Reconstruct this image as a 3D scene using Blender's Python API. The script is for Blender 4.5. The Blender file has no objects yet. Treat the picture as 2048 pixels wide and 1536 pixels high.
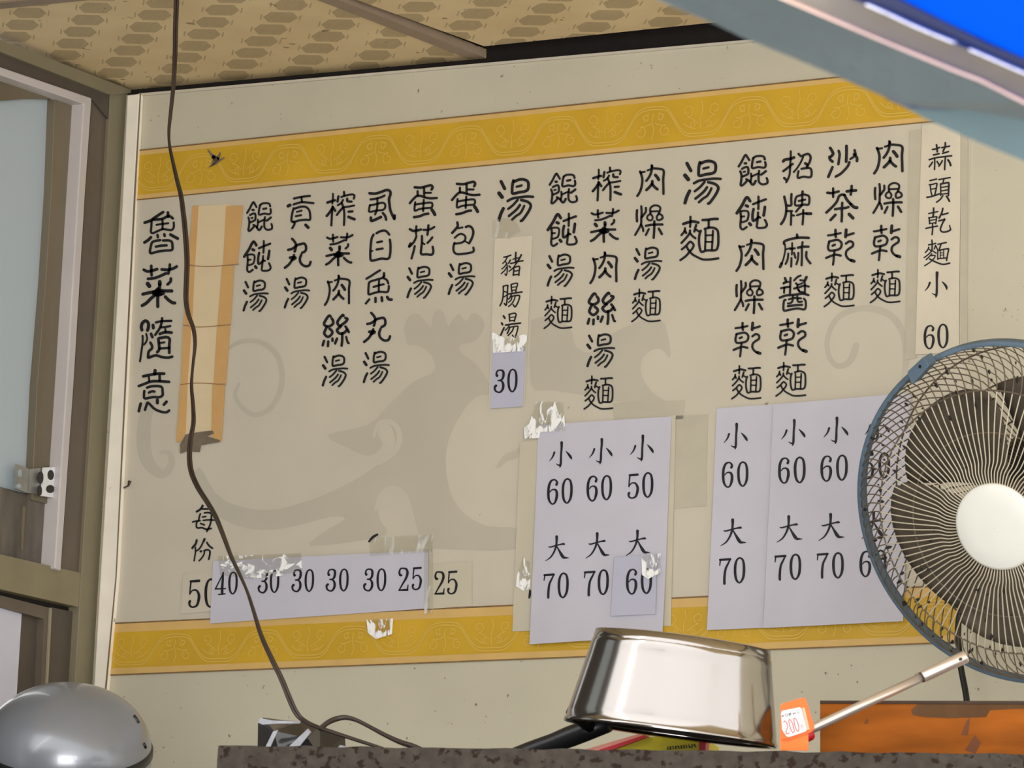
import bpy, bmesh, math, random
from mathutils import Vector, Matrix
random.seed(7)
S = bpy.context.scene
COL = S.collection
# ------------------------------------------------------------------ camera
F = 9255.0                                   # focal length in pixels of the 2048x1536 frame
AX = Vector((0.87132249, -0.06263173, -0.48669743))    # world X (along the wall) in camera axes (right, down, forward)
AU = Vector((0.03967406, -0.97958286, 0.19708727))     # world Z
AY = Vector((0.48910437, 0.19103583, 0.85104772))      # world Y (into the wall)
CAM = Vector((0.0, -5.7, 1.5))
cd = bpy.data.cameras.new('camera'); cam = bpy.data.objects.new('camera', cd); COL.objects.link(cam)
cd.sensor_width = 36.0; cd.lens = F / 2048.0 * 36.0; cd.clip_start = 0.05; cd.clip_end = 200
cr = Vector((AX.x, AY.x, AU.x)); cdn = Vector((AX.y, AY.y, AU.y)); cf = Vector((AX.z, AY.z, AU.z))
rot = Matrix((( cr.x, -cdn.x, -cf.x), (cr.y, -cdn.y, -cf.y), (cr.z, -cdn.z, -cf.z)))
cam.matrix_world = Matrix.Translation(CAM) @ rot.to_4x4()
cd.dof.use_dof = True; cd.dof.focus_distance = 6.6; cd.dof.aperture_fstop = 26.0
S.camera = cam
# ------------------------------------------------------------------ light
wd = bpy.data.worlds.new('overcast_sky'); S.world = wd; wd.use_nodes = True
nt = wd.node_tree; bg = nt.nodes['Background']
tc = nt.nodes.new('ShaderNodeTexCoord'); sp = nt.nodes.new('ShaderNodeSeparateXYZ'); rp = nt.nodes.new('ShaderNodeValToRGB')
nt.links.new(tc.outputs['Generated'], sp.inputs[0]); nt.links.new(sp.outputs['Z'], rp.inputs[0]); nt.links.new(rp.outputs[0], bg.inputs[0])
rp.color_ramp.elements[0].position = 0.0; rp.color_ramp.elements[0].color = (0.72, 0.71, 0.69, 1)
rp.color_ramp.elements[1].position = 0.55; rp.color_ramp.elements[1].color = (1.0, 0.99, 0.97, 1)
bg.inputs[1].default_value = 1.9
def area(name, loc, target, sx, sy, power, color=(1, 1, 1)):
    l = bpy.data.lights.new(name, 'AREA'); l.shape = 'RECTANGLE'; l.size = sx; l.size_y = sy; l.energy = power; l.color = color
    o = bpy.data.objects.new(name, l); COL.objects.link(o); o.location = loc
    o.rotation_euler = (Vector(target) - Vector(loc)).to_track_quat('-Z', 'Y').to_euler(); return o
area('shopfront_daylight', (0.4, -7.2, 1.5), (-3.2, 0, 3.1), 5.0, 2.6, 330, (1.0, 0.985, 0.96))
S.view_settings.view_transform = 'Standard'; S.view_settings.look = 'None'
S.view_settings.gamma = 1.0; S.view_settings.use_curve_mapping = False
S.view_settings.exposure = 0.26
# ------------------------------------------------------------------ pixel -> world
def ray(px, py):
    c = Vector((px - 1024.0, py - 768.0, F)); return Vector((AX.dot(c), AY.dot(c), AU.dot(c)))
def hit(px, py, ax, v):
    d = ray(px, py); return CAM + d * ((v - CAM[ax]) / d[ax])
def Wp(px, py, y=0.0): return hit(px, py, 1, y)
def Lp(px, py, x): return hit(px, py, 0, x)
def Dp(px, py, depth): return CAM + ray(px, py) * (depth / F)
def hitplane(px, py, p0, n):
    d = ray(px, py); return CAM + d * ((p0 - CAM).dot(n) / d.dot(n))
# ------------------------------------------------------------------ materials
def lin(c):
    c /= 255.0; return c / 12.92 if c <= 0.04045 else ((c + 0.055) / 1.055) ** 2.4
def rgb(c, k=1.0): return tuple(min(0.95, lin(v) * k) for v in c) + (1.0,)
def mat(name, c, rough=0.6, metal=0.0, var=0.0, vscale=8.0, bump=0.0, bscale=60.0, speck=None, sscale=90.0, sth=0.30, stretch=None, k=1.0, coat=0.0, spec=0.5):
    m = bpy.data.materials.new(name); m.use_nodes = True; n = m.node_tree.nodes; L = m.node_tree.links
    b = n['Principled BSDF']; b.inputs['Roughness'].default_value = rough; b.inputs['Metallic'].default_value = metal
    b.inputs['Coat Weight'].default_value = coat; b.inputs['Specular IOR Level'].default_value = spec
    base = rgb(c, k); src = None
    tcn = n.new('ShaderNodeTexCoord'); co = tcn.outputs['Object']
    if stretch:
        mp = n.new('ShaderNodeMapping'); mp.inputs['Scale'].default_value = stretch; L.new(co, mp.inputs[0]); co = mp.outputs[0]
    if var:
        nz = n.new('ShaderNodeTexNoise'); nz.inputs['Scale'].default_value = vscale; nz.inputs['Detail'].default_value = 6; L.new(co, nz.inputs['Vector'])
        r = n.new('ShaderNodeValToRGB'); r.color_ramp.elements[0].position = 0.3; r.color_ramp.elements[1].position = 0.7
        r.color_ramp.elements[0].color = tuple(x * (1 - var) for x in base[:3]) + (1,)
        r.color_ramp.elements[1].color = tuple(min(.95, x * (1 + var)) for x in base[:3]) + (1,)
        L.new(nz.outputs['Fac'], r.inputs[0]); src = r.outputs[0]
    if speck:
        nz = n.new('ShaderNodeTexNoise'); nz.inputs['Scale'].default_value = sscale; nz.inputs['Detail'].default_value = 3; L.new(co, nz.inputs['Vector'])
        r = n.new('ShaderNodeValToRGB'); r.color_ramp.elements[0].position = sth - 0.03; r.color_ramp.elements[1].position = sth + 0.03
        r.color_ramp.elements[0].color = (1, 1, 1, 1); r.color_ramp.elements[1].color = (0, 0, 0, 1); L.new(nz.outputs['Fac'], r.inputs[0])
        mx = n.new('ShaderNodeMix'); mx.data_type = 'RGBA'; L.new(r.outputs[0], mx.inputs[0])
        if src: L.new(src, mx.inputs[6])
        else: mx.inputs[6].default_value = base
        mx.inputs[7].default_value = rgb(speck); src = mx.outputs[2]
    if src: L.new(src, b.inputs['Base Color'])
    else: b.inputs['Base Color'].default_value = base
    if bump:
        nz = n.new('ShaderNodeTexNoise'); nz.inputs['Scale'].default_value = bscale; nz.inputs['Detail'].default_value = 4; L.new(co, nz.inputs['Vector'])
        bp = n.new('ShaderNodeBump'); bp.inputs['Strength'].default_value = bump; bp.inputs['Distance'].default_value = 0.002
        L.new(nz.outputs['Fac'], bp.inputs['Height']); L.new(bp.outputs[0], b.inputs['Normal'])
    return m
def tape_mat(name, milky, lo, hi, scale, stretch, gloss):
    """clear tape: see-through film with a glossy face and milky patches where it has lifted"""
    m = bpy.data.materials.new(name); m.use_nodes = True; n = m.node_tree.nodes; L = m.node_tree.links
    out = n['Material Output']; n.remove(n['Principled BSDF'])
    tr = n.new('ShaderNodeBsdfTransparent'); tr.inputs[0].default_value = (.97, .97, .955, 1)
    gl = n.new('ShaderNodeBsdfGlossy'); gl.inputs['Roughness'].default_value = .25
    df = n.new('ShaderNodeBsdfDiffuse'); df.inputs[0].default_value = (.93, .93, .93, 1)  # diffuse white that paints the tape's glints
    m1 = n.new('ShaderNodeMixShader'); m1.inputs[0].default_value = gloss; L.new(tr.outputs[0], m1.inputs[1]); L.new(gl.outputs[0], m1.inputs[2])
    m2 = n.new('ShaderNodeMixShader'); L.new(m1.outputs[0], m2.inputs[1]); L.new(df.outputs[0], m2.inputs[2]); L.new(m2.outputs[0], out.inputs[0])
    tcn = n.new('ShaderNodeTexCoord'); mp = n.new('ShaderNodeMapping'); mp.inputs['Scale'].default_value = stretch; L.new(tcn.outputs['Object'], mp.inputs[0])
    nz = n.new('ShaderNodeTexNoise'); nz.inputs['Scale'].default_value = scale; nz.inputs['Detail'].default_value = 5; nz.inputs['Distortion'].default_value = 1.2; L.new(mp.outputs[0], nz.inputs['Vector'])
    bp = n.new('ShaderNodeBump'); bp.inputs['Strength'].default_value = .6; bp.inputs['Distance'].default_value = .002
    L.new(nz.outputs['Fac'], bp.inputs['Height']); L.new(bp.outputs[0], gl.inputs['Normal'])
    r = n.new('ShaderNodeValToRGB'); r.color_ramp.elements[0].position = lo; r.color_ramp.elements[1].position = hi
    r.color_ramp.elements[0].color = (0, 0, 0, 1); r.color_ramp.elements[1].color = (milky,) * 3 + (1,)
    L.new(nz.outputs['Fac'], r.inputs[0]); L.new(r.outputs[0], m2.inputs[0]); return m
KW = 1.0
M = dict(
    wall=mat('wall_paint', (190, 184, 164), .65, var=.05, vscale=5, speck=(112, 102, 86), sscale=105, sth=.275, bump=.06, bscale=180),
    board=mat('banner_vinyl', (195, 187, 170), .5, var=.045, vscale=7, speck=(120, 110, 90), sscale=60, sth=.235),
    motif=mat('motif_print', (183, 176, 160), .5, var=.035, vscale=9),
    gold=mat('gold_band', (198, 158, 40), .45, var=.10, vscale=9),
    palegold=mat('pale_gold_edge', (206, 170, 104), .45, var=.06, vscale=20),
    brownline=mat('brown_edge_line', (120, 92, 58), .6, var=.3, vscale=60),
    scroll=mat('scroll_print', (208, 174, 78), .45),
    ink=mat('black_ink', (14, 13, 20), .5),
    paper=mat('white_paper', (190, 188, 200), .7, var=.03, vscale=14),
    paperblue=mat('bluish_paper', (180, 180, 198), .6, var=.03, vscale=20),
    creampaper=mat('cream_paper', (192, 184, 164), .7, var=.04, vscale=15),
    creampaper2=mat('pale_cream_paper', (206, 197, 178), .6, var=.05, vscale=18),
    kraft=mat('masking_tape', (200, 158, 100), .6, var=.06, vscale=20),
    stripcream=mat('strip_paper', (214, 194, 158), .6, var=.04, vscale=18),
    greyglue=mat('grey_glue_residue', (112, 100, 84), .6, var=.2, vscale=60),
    tapetrace=mat('yellowed_tape', (182, 175, 156), .4, var=.05, vscale=25),
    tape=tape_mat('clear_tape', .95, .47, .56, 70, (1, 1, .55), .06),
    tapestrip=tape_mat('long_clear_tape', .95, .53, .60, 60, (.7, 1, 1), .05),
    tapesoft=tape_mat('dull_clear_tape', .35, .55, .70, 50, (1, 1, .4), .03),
    trim=mat('ivory_plastic', (242, 235, 220), .45, var=.05, vscale=20, speck=(140, 125, 105), sscale=40, sth=.26),
    tile=None,
    runner=mat('ceiling_bar', (142, 124, 106), .55, var=.08, vscale=15),
    darkgap=mat('dark_gap', (22, 14, 10), .9, var=.4, vscale=40),
    brownframe=mat('brown_aluminium', (94, 85, 74), .5, var=.10, vscale=12),
    darkframe=mat('dark_aluminium', (78, 70, 63), .5, var=.12, vscale=10),
    olive=mat('olive_post', (124, 117, 95), .5, var=.06, vscale=10),
    olivesill=mat('olive_sill', (128, 120, 94), .5, var=.10, vscale=18),
    sash=mat('sash_aluminium', (120, 110, 92), .42, metal=.3, var=.14, vscale=8, stretch=(1, 1, .25)),
    whitebar=mat('white_bead', (190, 184, 184), .4, var=.05, vscale=10),
    gasket=mat('green_gasket', (62, 66, 56), .5),
    galv=mat('galvanised_steel', (150, 150, 146), .35, metal=.5, var=.15, vscale=40),
    galvlight=mat('bright_galvanised_steel', (225, 228, 232), .35, metal=.1, var=.08, vscale=40),
    hole=mat('dark_hole', (48, 44, 40), .8),
    murky=mat('murky_glass', (88, 82, 74), .25, var=.5, vscale=14, stretch=(1, 3, .6)),
    whitepanel=mat('white_panel', (196, 196, 212), .5, var=.03, vscale=8),
    cable=mat('cable_sheath', (54, 43, 36), .5, var=.25, vscale=30),
    steel=mat('polished_steel', (176, 171, 167), .14, metal=1.0, var=.03, vscale=6),
    tube=mat('chrome_tube', (228, 214, 204), .30, metal=.75, var=.05, vscale=30),
    black=mat('black_plastic', (26, 26, 29), .35, bump=.05),
    blackrubber=mat('black_cord', (16, 16, 17), .4),
    film=mat('black_film', (34, 33, 37), .25, coat=.8, bump=.15, bscale=30),
    silver=mat('silver_film', (190, 192, 200), .3, metal=.4, var=.2, vscale=60),
    orange=mat('orange_card', (255, 104, 20), .5, k=1.0),
    orange2=mat('deep_orange_card', (250, 118, 22), .5),
    label=mat('white_label', (236, 232, 230), .5),
    labelfade=mat('faded_label', (250, 176, 146), .5),
    redink=mat('red_ink', (206, 96, 100), .5),
    greyink=mat('grey_ink', (96, 92, 102), .5),
    red=mat('red_plastic', (200, 20, 44), .4),
    yellowbox=mat('yellow_card', (214, 198, 16), .45, var=.05),
    pink=mat('pink_card', (226, 150, 132), .45),
    wood=mat('orange_plywood', (146, 80, 22), .7, var=.30, vscale=9, stretch=(1, 1, 4), bump=.1, bscale=120, spec=.12),
    wornwood=mat('worn_grey_wood', (92, 66, 44), .8, spec=.1, var=.2, vscale=25),
    woodstain=mat('wood_stain', (104, 58, 28), .8),
    foldline=mat('tape_fold_line', (150, 112, 70), .7),
    woodedge=mat('dark_wood_edge', (58, 40, 28), .8, var=.3, vscale=30),
    shelf=mat('rusty_grey_iron', (62, 56, 50), .8, var=.25, vscale=70, bump=.5, bscale=160, speck=(38, 26, 20), sscale=85, sth=.42, spec=.2),
    shell=mat('grey_helmet_paint', (138, 142, 150), .3, metal=.35, coat=.5),
    hub=mat('white_hub', (222, 222, 214), .5, var=.02, vscale=20),
    fanblue=mat('grey_blue_plastic', (84, 102, 118), .45, var=.12, vscale=40),
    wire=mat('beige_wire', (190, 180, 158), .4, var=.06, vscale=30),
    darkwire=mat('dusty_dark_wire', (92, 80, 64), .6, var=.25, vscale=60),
    blade=mat('smoky_fan_blade', (78, 70, 60), .6, var=.2, vscale=22, spec=.2),
    motor=mat('dark_motor_housing', (54, 48, 44), .5),
    dust=mat('dust_clump', (30, 26, 24), .9),
    sheetblue=mat('blue_grey_painted_sheet', (98, 112, 120), .55, var=.10, vscale=14, speck=(92, 101, 108), sscale=170, sth=.38, bump=.15),
    sheetteal=mat('teal_sheet', (62, 84, 90), .55, var=.10, vscale=10),
    rail=mat('weathered_aluminium_rail', (92, 83, 70), .5, var=.20, vscale=16),
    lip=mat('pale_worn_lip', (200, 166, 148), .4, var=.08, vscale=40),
    whitelip=mat('white_lip', (240, 236, 226), .4),
    navy=mat('navy_channel', (34, 44, 78), .5, var=.15, vscale=20),
)
def canvas_mat():
    m = bpy.data.materials.new('blue_translucent_canvas'); m.use_nodes = True; n = m.node_tree.nodes; L = m.node_tree.links
    out = n['Material Output']; n.remove(n['Principled BSDF'])
    d = n.new('ShaderNodeBsdfDiffuse'); d.inputs[0].default_value = (.015, .10, .75, 1)
    t = n.new('ShaderNodeBsdfTranslucent'); t.inputs[0].default_value = (.03, .27, .80, 1)
    x = n.new('ShaderNodeMixShader'); x.inputs[0].default_value = .88
    L.new(d.outputs[0], x.inputs[1]); L.new(t.outputs[0], x.inputs[2]); L.new(x.outputs[0], out.inputs[0]); return m
M['canvas'] = canvas_mat()
def pane_mat():
    m = bpy.data.materials.new('frosted_pane'); m.use_nodes = True; n = m.node_tree.nodes; L = m.node_tree.links
    out = n['Material Output']; p = n['Principled BSDF']; p.inputs['Base Color'].default_value = rgb((188, 197, 202)); p.inputs['Roughness'].default_value = .35
    t = n.new('ShaderNodeBsdfTranslucent'); t.inputs[0].default_value = rgb((190, 200, 206))
    x = n.new('ShaderNodeMixShader'); x.inputs[0].default_value = .35
    L.new(p.outputs[0], x.inputs[1]); L.new(t.outputs[0], x.inputs[2]); L.new(x.outputs[0], out.inputs[0]); return m
M['pane'] = pane_mat()
def tile_mat():
    m = bpy.data.materials.new('embossed_ceiling_tile'); m.use_nodes = True; n = m.node_tree.nodes; L = m.node_tree.links
    p = n['Principled BSDF']; p.inputs['Roughness'].default_value = .6
    def math_(op, a, b=None, c=None):
        q = n.new('ShaderNodeMath'); q.operation = op
        for i, v in enumerate((a, b, c)):
            if v is None: continue
            if isinstance(v, (int, float)): q.inputs[i].default_value = v
            else: L.new(v, q.inputs[i])
        return q.outputs[0]
    uv = n.new('ShaderNodeUVMap'); uv.uv_map = 'lattice'; s = n.new('ShaderNodeSeparateXYZ'); L.new(uv.outputs[0], s.inputs[0])
    fp = math_('SUBTRACT', math_('FRACT', s.outputs[0]), .5); fq = math_('SUBTRACT', math_('FRACT', s.outputs[1]), .5)
    X = math_('ADD', math_('MULTIPLY', fp, -13.0), math_('MULTIPLY', fq, 120.0))
    Y = math_('ADD', math_('MULTIPLY', fp, 25.0), math_('MULTIPLY', fq, 12.0))
    aX = math_('ABSOLUTE', X); aY = math_('ABSOLUTE', Y)
    hexa = math_('MULTIPLY', math_('LESS_THAN', aY, 10.5), math_('LESS_THAN', math_('ADD', aX, math_('MULTIPLY', aY, 1.25)), 35.0))
    tick = math_('MULTIPLY', math_('LESS_THAN', math_('ABSOLUTE', math_('SUBTRACT', aX, 39.0)), 1.6), math_('LESS_THAN', aY, 5.0))
    mask = math_('MAXIMUM', hexa, tick)
    ribs = math_('SINE', math_('MULTIPLY', math_('ADD', X, math_('MULTIPLY', Y, .8)), 1.6))
    dark = math_('MULTIPLY', mask, math_('ADD', .80, math_('MULTIPLY', ribs, .20)))
    tcn = n.new('ShaderNodeTexCoord'); nz = n.new('ShaderNodeTexNoise'); nz.inputs['Scale'].default_value = 5; nz.inputs['Detail'].default_value = 6; L.new(tcn.outputs['Object'], nz.inputs['Vector'])
    r = n.new('ShaderNodeValToRGB'); r.color_ramp.elements[0].position = .3; r.color_ramp.elements[1].position = .7
    r.color_ramp.elements[0].color = rgb((208, 184, 140)); r.color_ramp.elements[1].color = rgb((226, 205, 162)); L.new(nz.outputs['Fac'], r.inputs[0])
    mx = n.new('ShaderNodeMix'); mx.data_type = 'RGBA'; L.new(math_('MULTIPLY', dark, .62), mx.inputs[0]); L.new(r.outputs[0], mx.inputs[6]); mx.inputs[7].default_value = rgb((134, 116, 84))
    nz2 = n.new('ShaderNodeTexNoise'); nz2.inputs['Scale'].default_value = 34; nz2.inputs['Detail'].default_value = 3; L.new(tcn.outputs['Object'], nz2.inputs['Vector'])
    sp2 = math_('LESS_THAN', nz2.outputs['Fac'], .30)
    m2 = n.new('ShaderNodeMix'); m2.data_type = 'RGBA'; L.new(math_('MULTIPLY', sp2, .7), m2.inputs[0]); L.new(mx.outputs[2], m2.inputs[6]); m2.inputs[7].default_value = rgb((92, 74, 52))
    L.new(m2.outputs[2], p.inputs['Base Color'])
    bp = n.new('ShaderNodeBump'); bp.inputs['Strength'].default_value = .5; bp.inputs['Distance'].default_value = .002; bp.invert = True
    L.new(dark, bp.inputs['Height']); L.new(bp.outputs[0], p.inputs['Normal'])
    return m
M['tile'] = tile_mat()
# ------------------------------------------------------------------ mesh helpers
class MB:
    def __init__(self): self.v = []; self.f = []; self.smooth = set()
    def add(self, vs, fs, smooth=False):
        o = len(self.v); self.v += [Vector(x) for x in vs]
        for f in fs:
            if smooth: self.smooth.add(len(self.f))
            self.f.append([i + o for i in f])
        return o
    def box(self, lo, hi):
        x0, y0, z0 = lo; x1, y1, z1 = hi
        self.add([(x0,y0,z0),(x1,y0,z0),(x1,y1,z0),(x0,y1,z0),(x0,y0,z1),(x1,y0,z1),(x1,y1,z1),(x0,y1,z1)],
                 [(0,3,2,1),(4,5,6,7),(0,1,5,4),(1,2,6,5),(2,3,7,6),(3,0,4,7)])
    def hexa(self, p):       # 8 points: bottom ring 0-3, top ring 4-7
        self.add(p, [(0,3,2,1),(4,5,6,7),(0,1,5,4),(1,2,6,5),(2,3,7,6),(3,0,4,7)])
    def prism(self, pts, off):
        n = len(pts); off = Vector(off)
        self.add([Vector(p) for p in pts] + [Vector(p) + off for p in pts],
                 [tuple(range(n)), tuple(range(2*n-1, n-1, -1))] + [(i, n+i, n+(i+1) % n, (i+1) % n) for i in range(n)])
    def tube(self, pts, r, seg=8, caps=True, closed=False):
        pts = [Vector(p) for p in pts]; n = len(pts); rr = r if isinstance(r, (list, tuple)) else [r]*n
        t0 = (pts[1]-pts[0]).normalized(); a = t0.orthogonal().normalized(); vs = []
        for i, p in enumerate(pts):
            if closed: t = (pts[(i+1) % n]-pts[i-1]).normalized()
            else: t = (pts[min(i+1, n-1)]-pts[max(i-1, 0)]).normalized()
            a = (a - t*a.dot(t)).normalized(); b = t.cross(a)
            vs += [p + (a*math.cos(2*math.pi*k/seg) + b*math.sin(2*math.pi*k/seg))*rr[i] for k in range(seg)]
        m = n if closed else n-1; fs = []
        for i in range(m):
            j = (i+1) % n
            fs += [(i*seg+k, i*seg+(k+1) % seg, j*seg+(k+1) % seg, j*seg+k) for k in range(seg)]
        if caps and not closed: fs += [tuple(range(seg-1, -1, -1)), tuple(range((n-1)*seg, n*seg))]
        self.add(vs, fs, True)
    def lathe(self, prof, seg=64, mtx=Matrix.Identity(4)):   # prof: (r, z)
        vs = []
        for r, z in prof:
            vs += [mtx @ Vector((r*math.cos(2*math.pi*k/seg), r*math.sin(2*math.pi*k/seg), z)) for k in range(seg)]
        fs = []
        for i in range(len(prof)-1):
            fs += [(i*seg+k, i*seg+(k+1) % seg, (i+1)*seg+(k+1) % seg, (i+1)*seg+k) for k in range(seg)]
        self.add(vs, fs, True)
    def grid(self, fn, nu, nv, smooth=True):
        vs = [fn(i/nu, j/nv) for j in range(nv+1) for i in range(nu+1)]
        self.add(vs, [(j*(nu+1)+i, j*(nu+1)+i+1, (j+1)*(nu+1)+i+1, (j+1)*(nu+1)+i) for j in range(nv) for i in range(nu)], smooth)
    def build(self, name, m, parent=None, bevel=0, normals=False):
        me = bpy.data.meshes.new(name)
        o = bpy.data.objects.new(name, me); COL.objects.link(o)
        base = Vector((0, 0, 0))
        if parent is not None:
            o.parent = parent; p = parent
            while p is not None: base += p.location; p = p.parent
        elif self.v:
            base = sum(self.v, Vector())/len(self.v); o.location = base
        me.from_pydata([tuple(x-base) for x in self.v], [], self.f); me.materials.append(m)
        for i in self.smooth: me.polygons[i].use_smooth = True
        if normals:
            bm = bmesh.new(); bm.from_mesh(me); bmesh.ops.recalc_face_normals(bm, faces=bm.faces); bm.to_mesh(me); bm.free()
        if bevel:
            bv = o.modifiers.new('bevel', 'BEVEL'); bv.width = bevel; bv.segments = 2; bv.limit_method = 'ANGLE'
        return o
def tag(o, label=None, cat=None, group=None, kind=None):
    if label: o['label'] = label
    if cat: o['category'] = cat
    if group: o['group'] = group
    if kind: o['kind'] = kind
    return o
def thing(name, loc, label, cat, group=None):
    o = bpy.data.objects.new(name, None); COL.objects.link(o); o.location = loc; o.empty_display_size = .05
    return tag(o, label, cat, group)
def struct_empty(name, loc):
    o = bpy.data.objects.new(name, None); COL.objects.link(o); o.location = loc; o['kind'] = 'structure'; return o
def smoothline(pts, per=6, closed=False):
    n = len(pts); out = []
    if n < 3: 
        return [tuple(pts[0][k]+(pts[1][k]-pts[0][k])*i/per for k in range(len(pts[0]))) for i in range(per+1)]
    for i in range(n-1):
        p0 = pts[max(i-1, 0)]; p1 = pts[i]; p2 = pts[i+1]; p3 = pts[min(i+2, n-1)]
        for j in range(per):
            t = j/per
            out.append(tuple(.5*((2*b)+(-a+c)*t+(2*a-5*b+4*c-d)*t*t+(-a+3*b-3*c+d)*t**3) for a, b, c, d in zip(p0, p1, p2, p3)))
    out.append(tuple(pts[-1])); return out
def stroke2d(pts, widths, per=6, cap=6):
    """a brush stroke as 2-D polygons: smoothed centre line with a width at each point and rounded ends"""
    q = smoothline([(p[0], p[1], w) for p, w in zip(pts, widths)], per)
    L, R = [], []; n = len(q)
    for i, (x, y, w) in enumerate(q):
        a = q[max(i-1, 0)]; b = q[min(i+1, n-1)]; dx, dy = b[0]-a[0], b[1]-a[1]; l = math.hypot(dx, dy) or 1
        nx, ny = -dy/l, dx/l; L.append((x+nx*w/2, y+ny*w/2)); R.append((x-nx*w/2, y-ny*w/2))
    vs = L+R; fs = [(i, i+1, n+i+1, n+i) for i in range(n-1)]
    for (x, y, w), A, sgn in ((q[0], L[0], 1), (q[-1], R[-1], 1)):
        a0 = math.atan2(A[1]-y, A[0]-x); o = len(vs); vs.append((x, y))
        for k in range(cap+1):
            a = a0+sgn*math.pi*k/cap; vs.append((x+w/2*math.cos(a), y+w/2*math.sin(a)))
        fs += [(o, o+1+k, o+2+k) for k in range(cap)]
    return vs, fs
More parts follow.
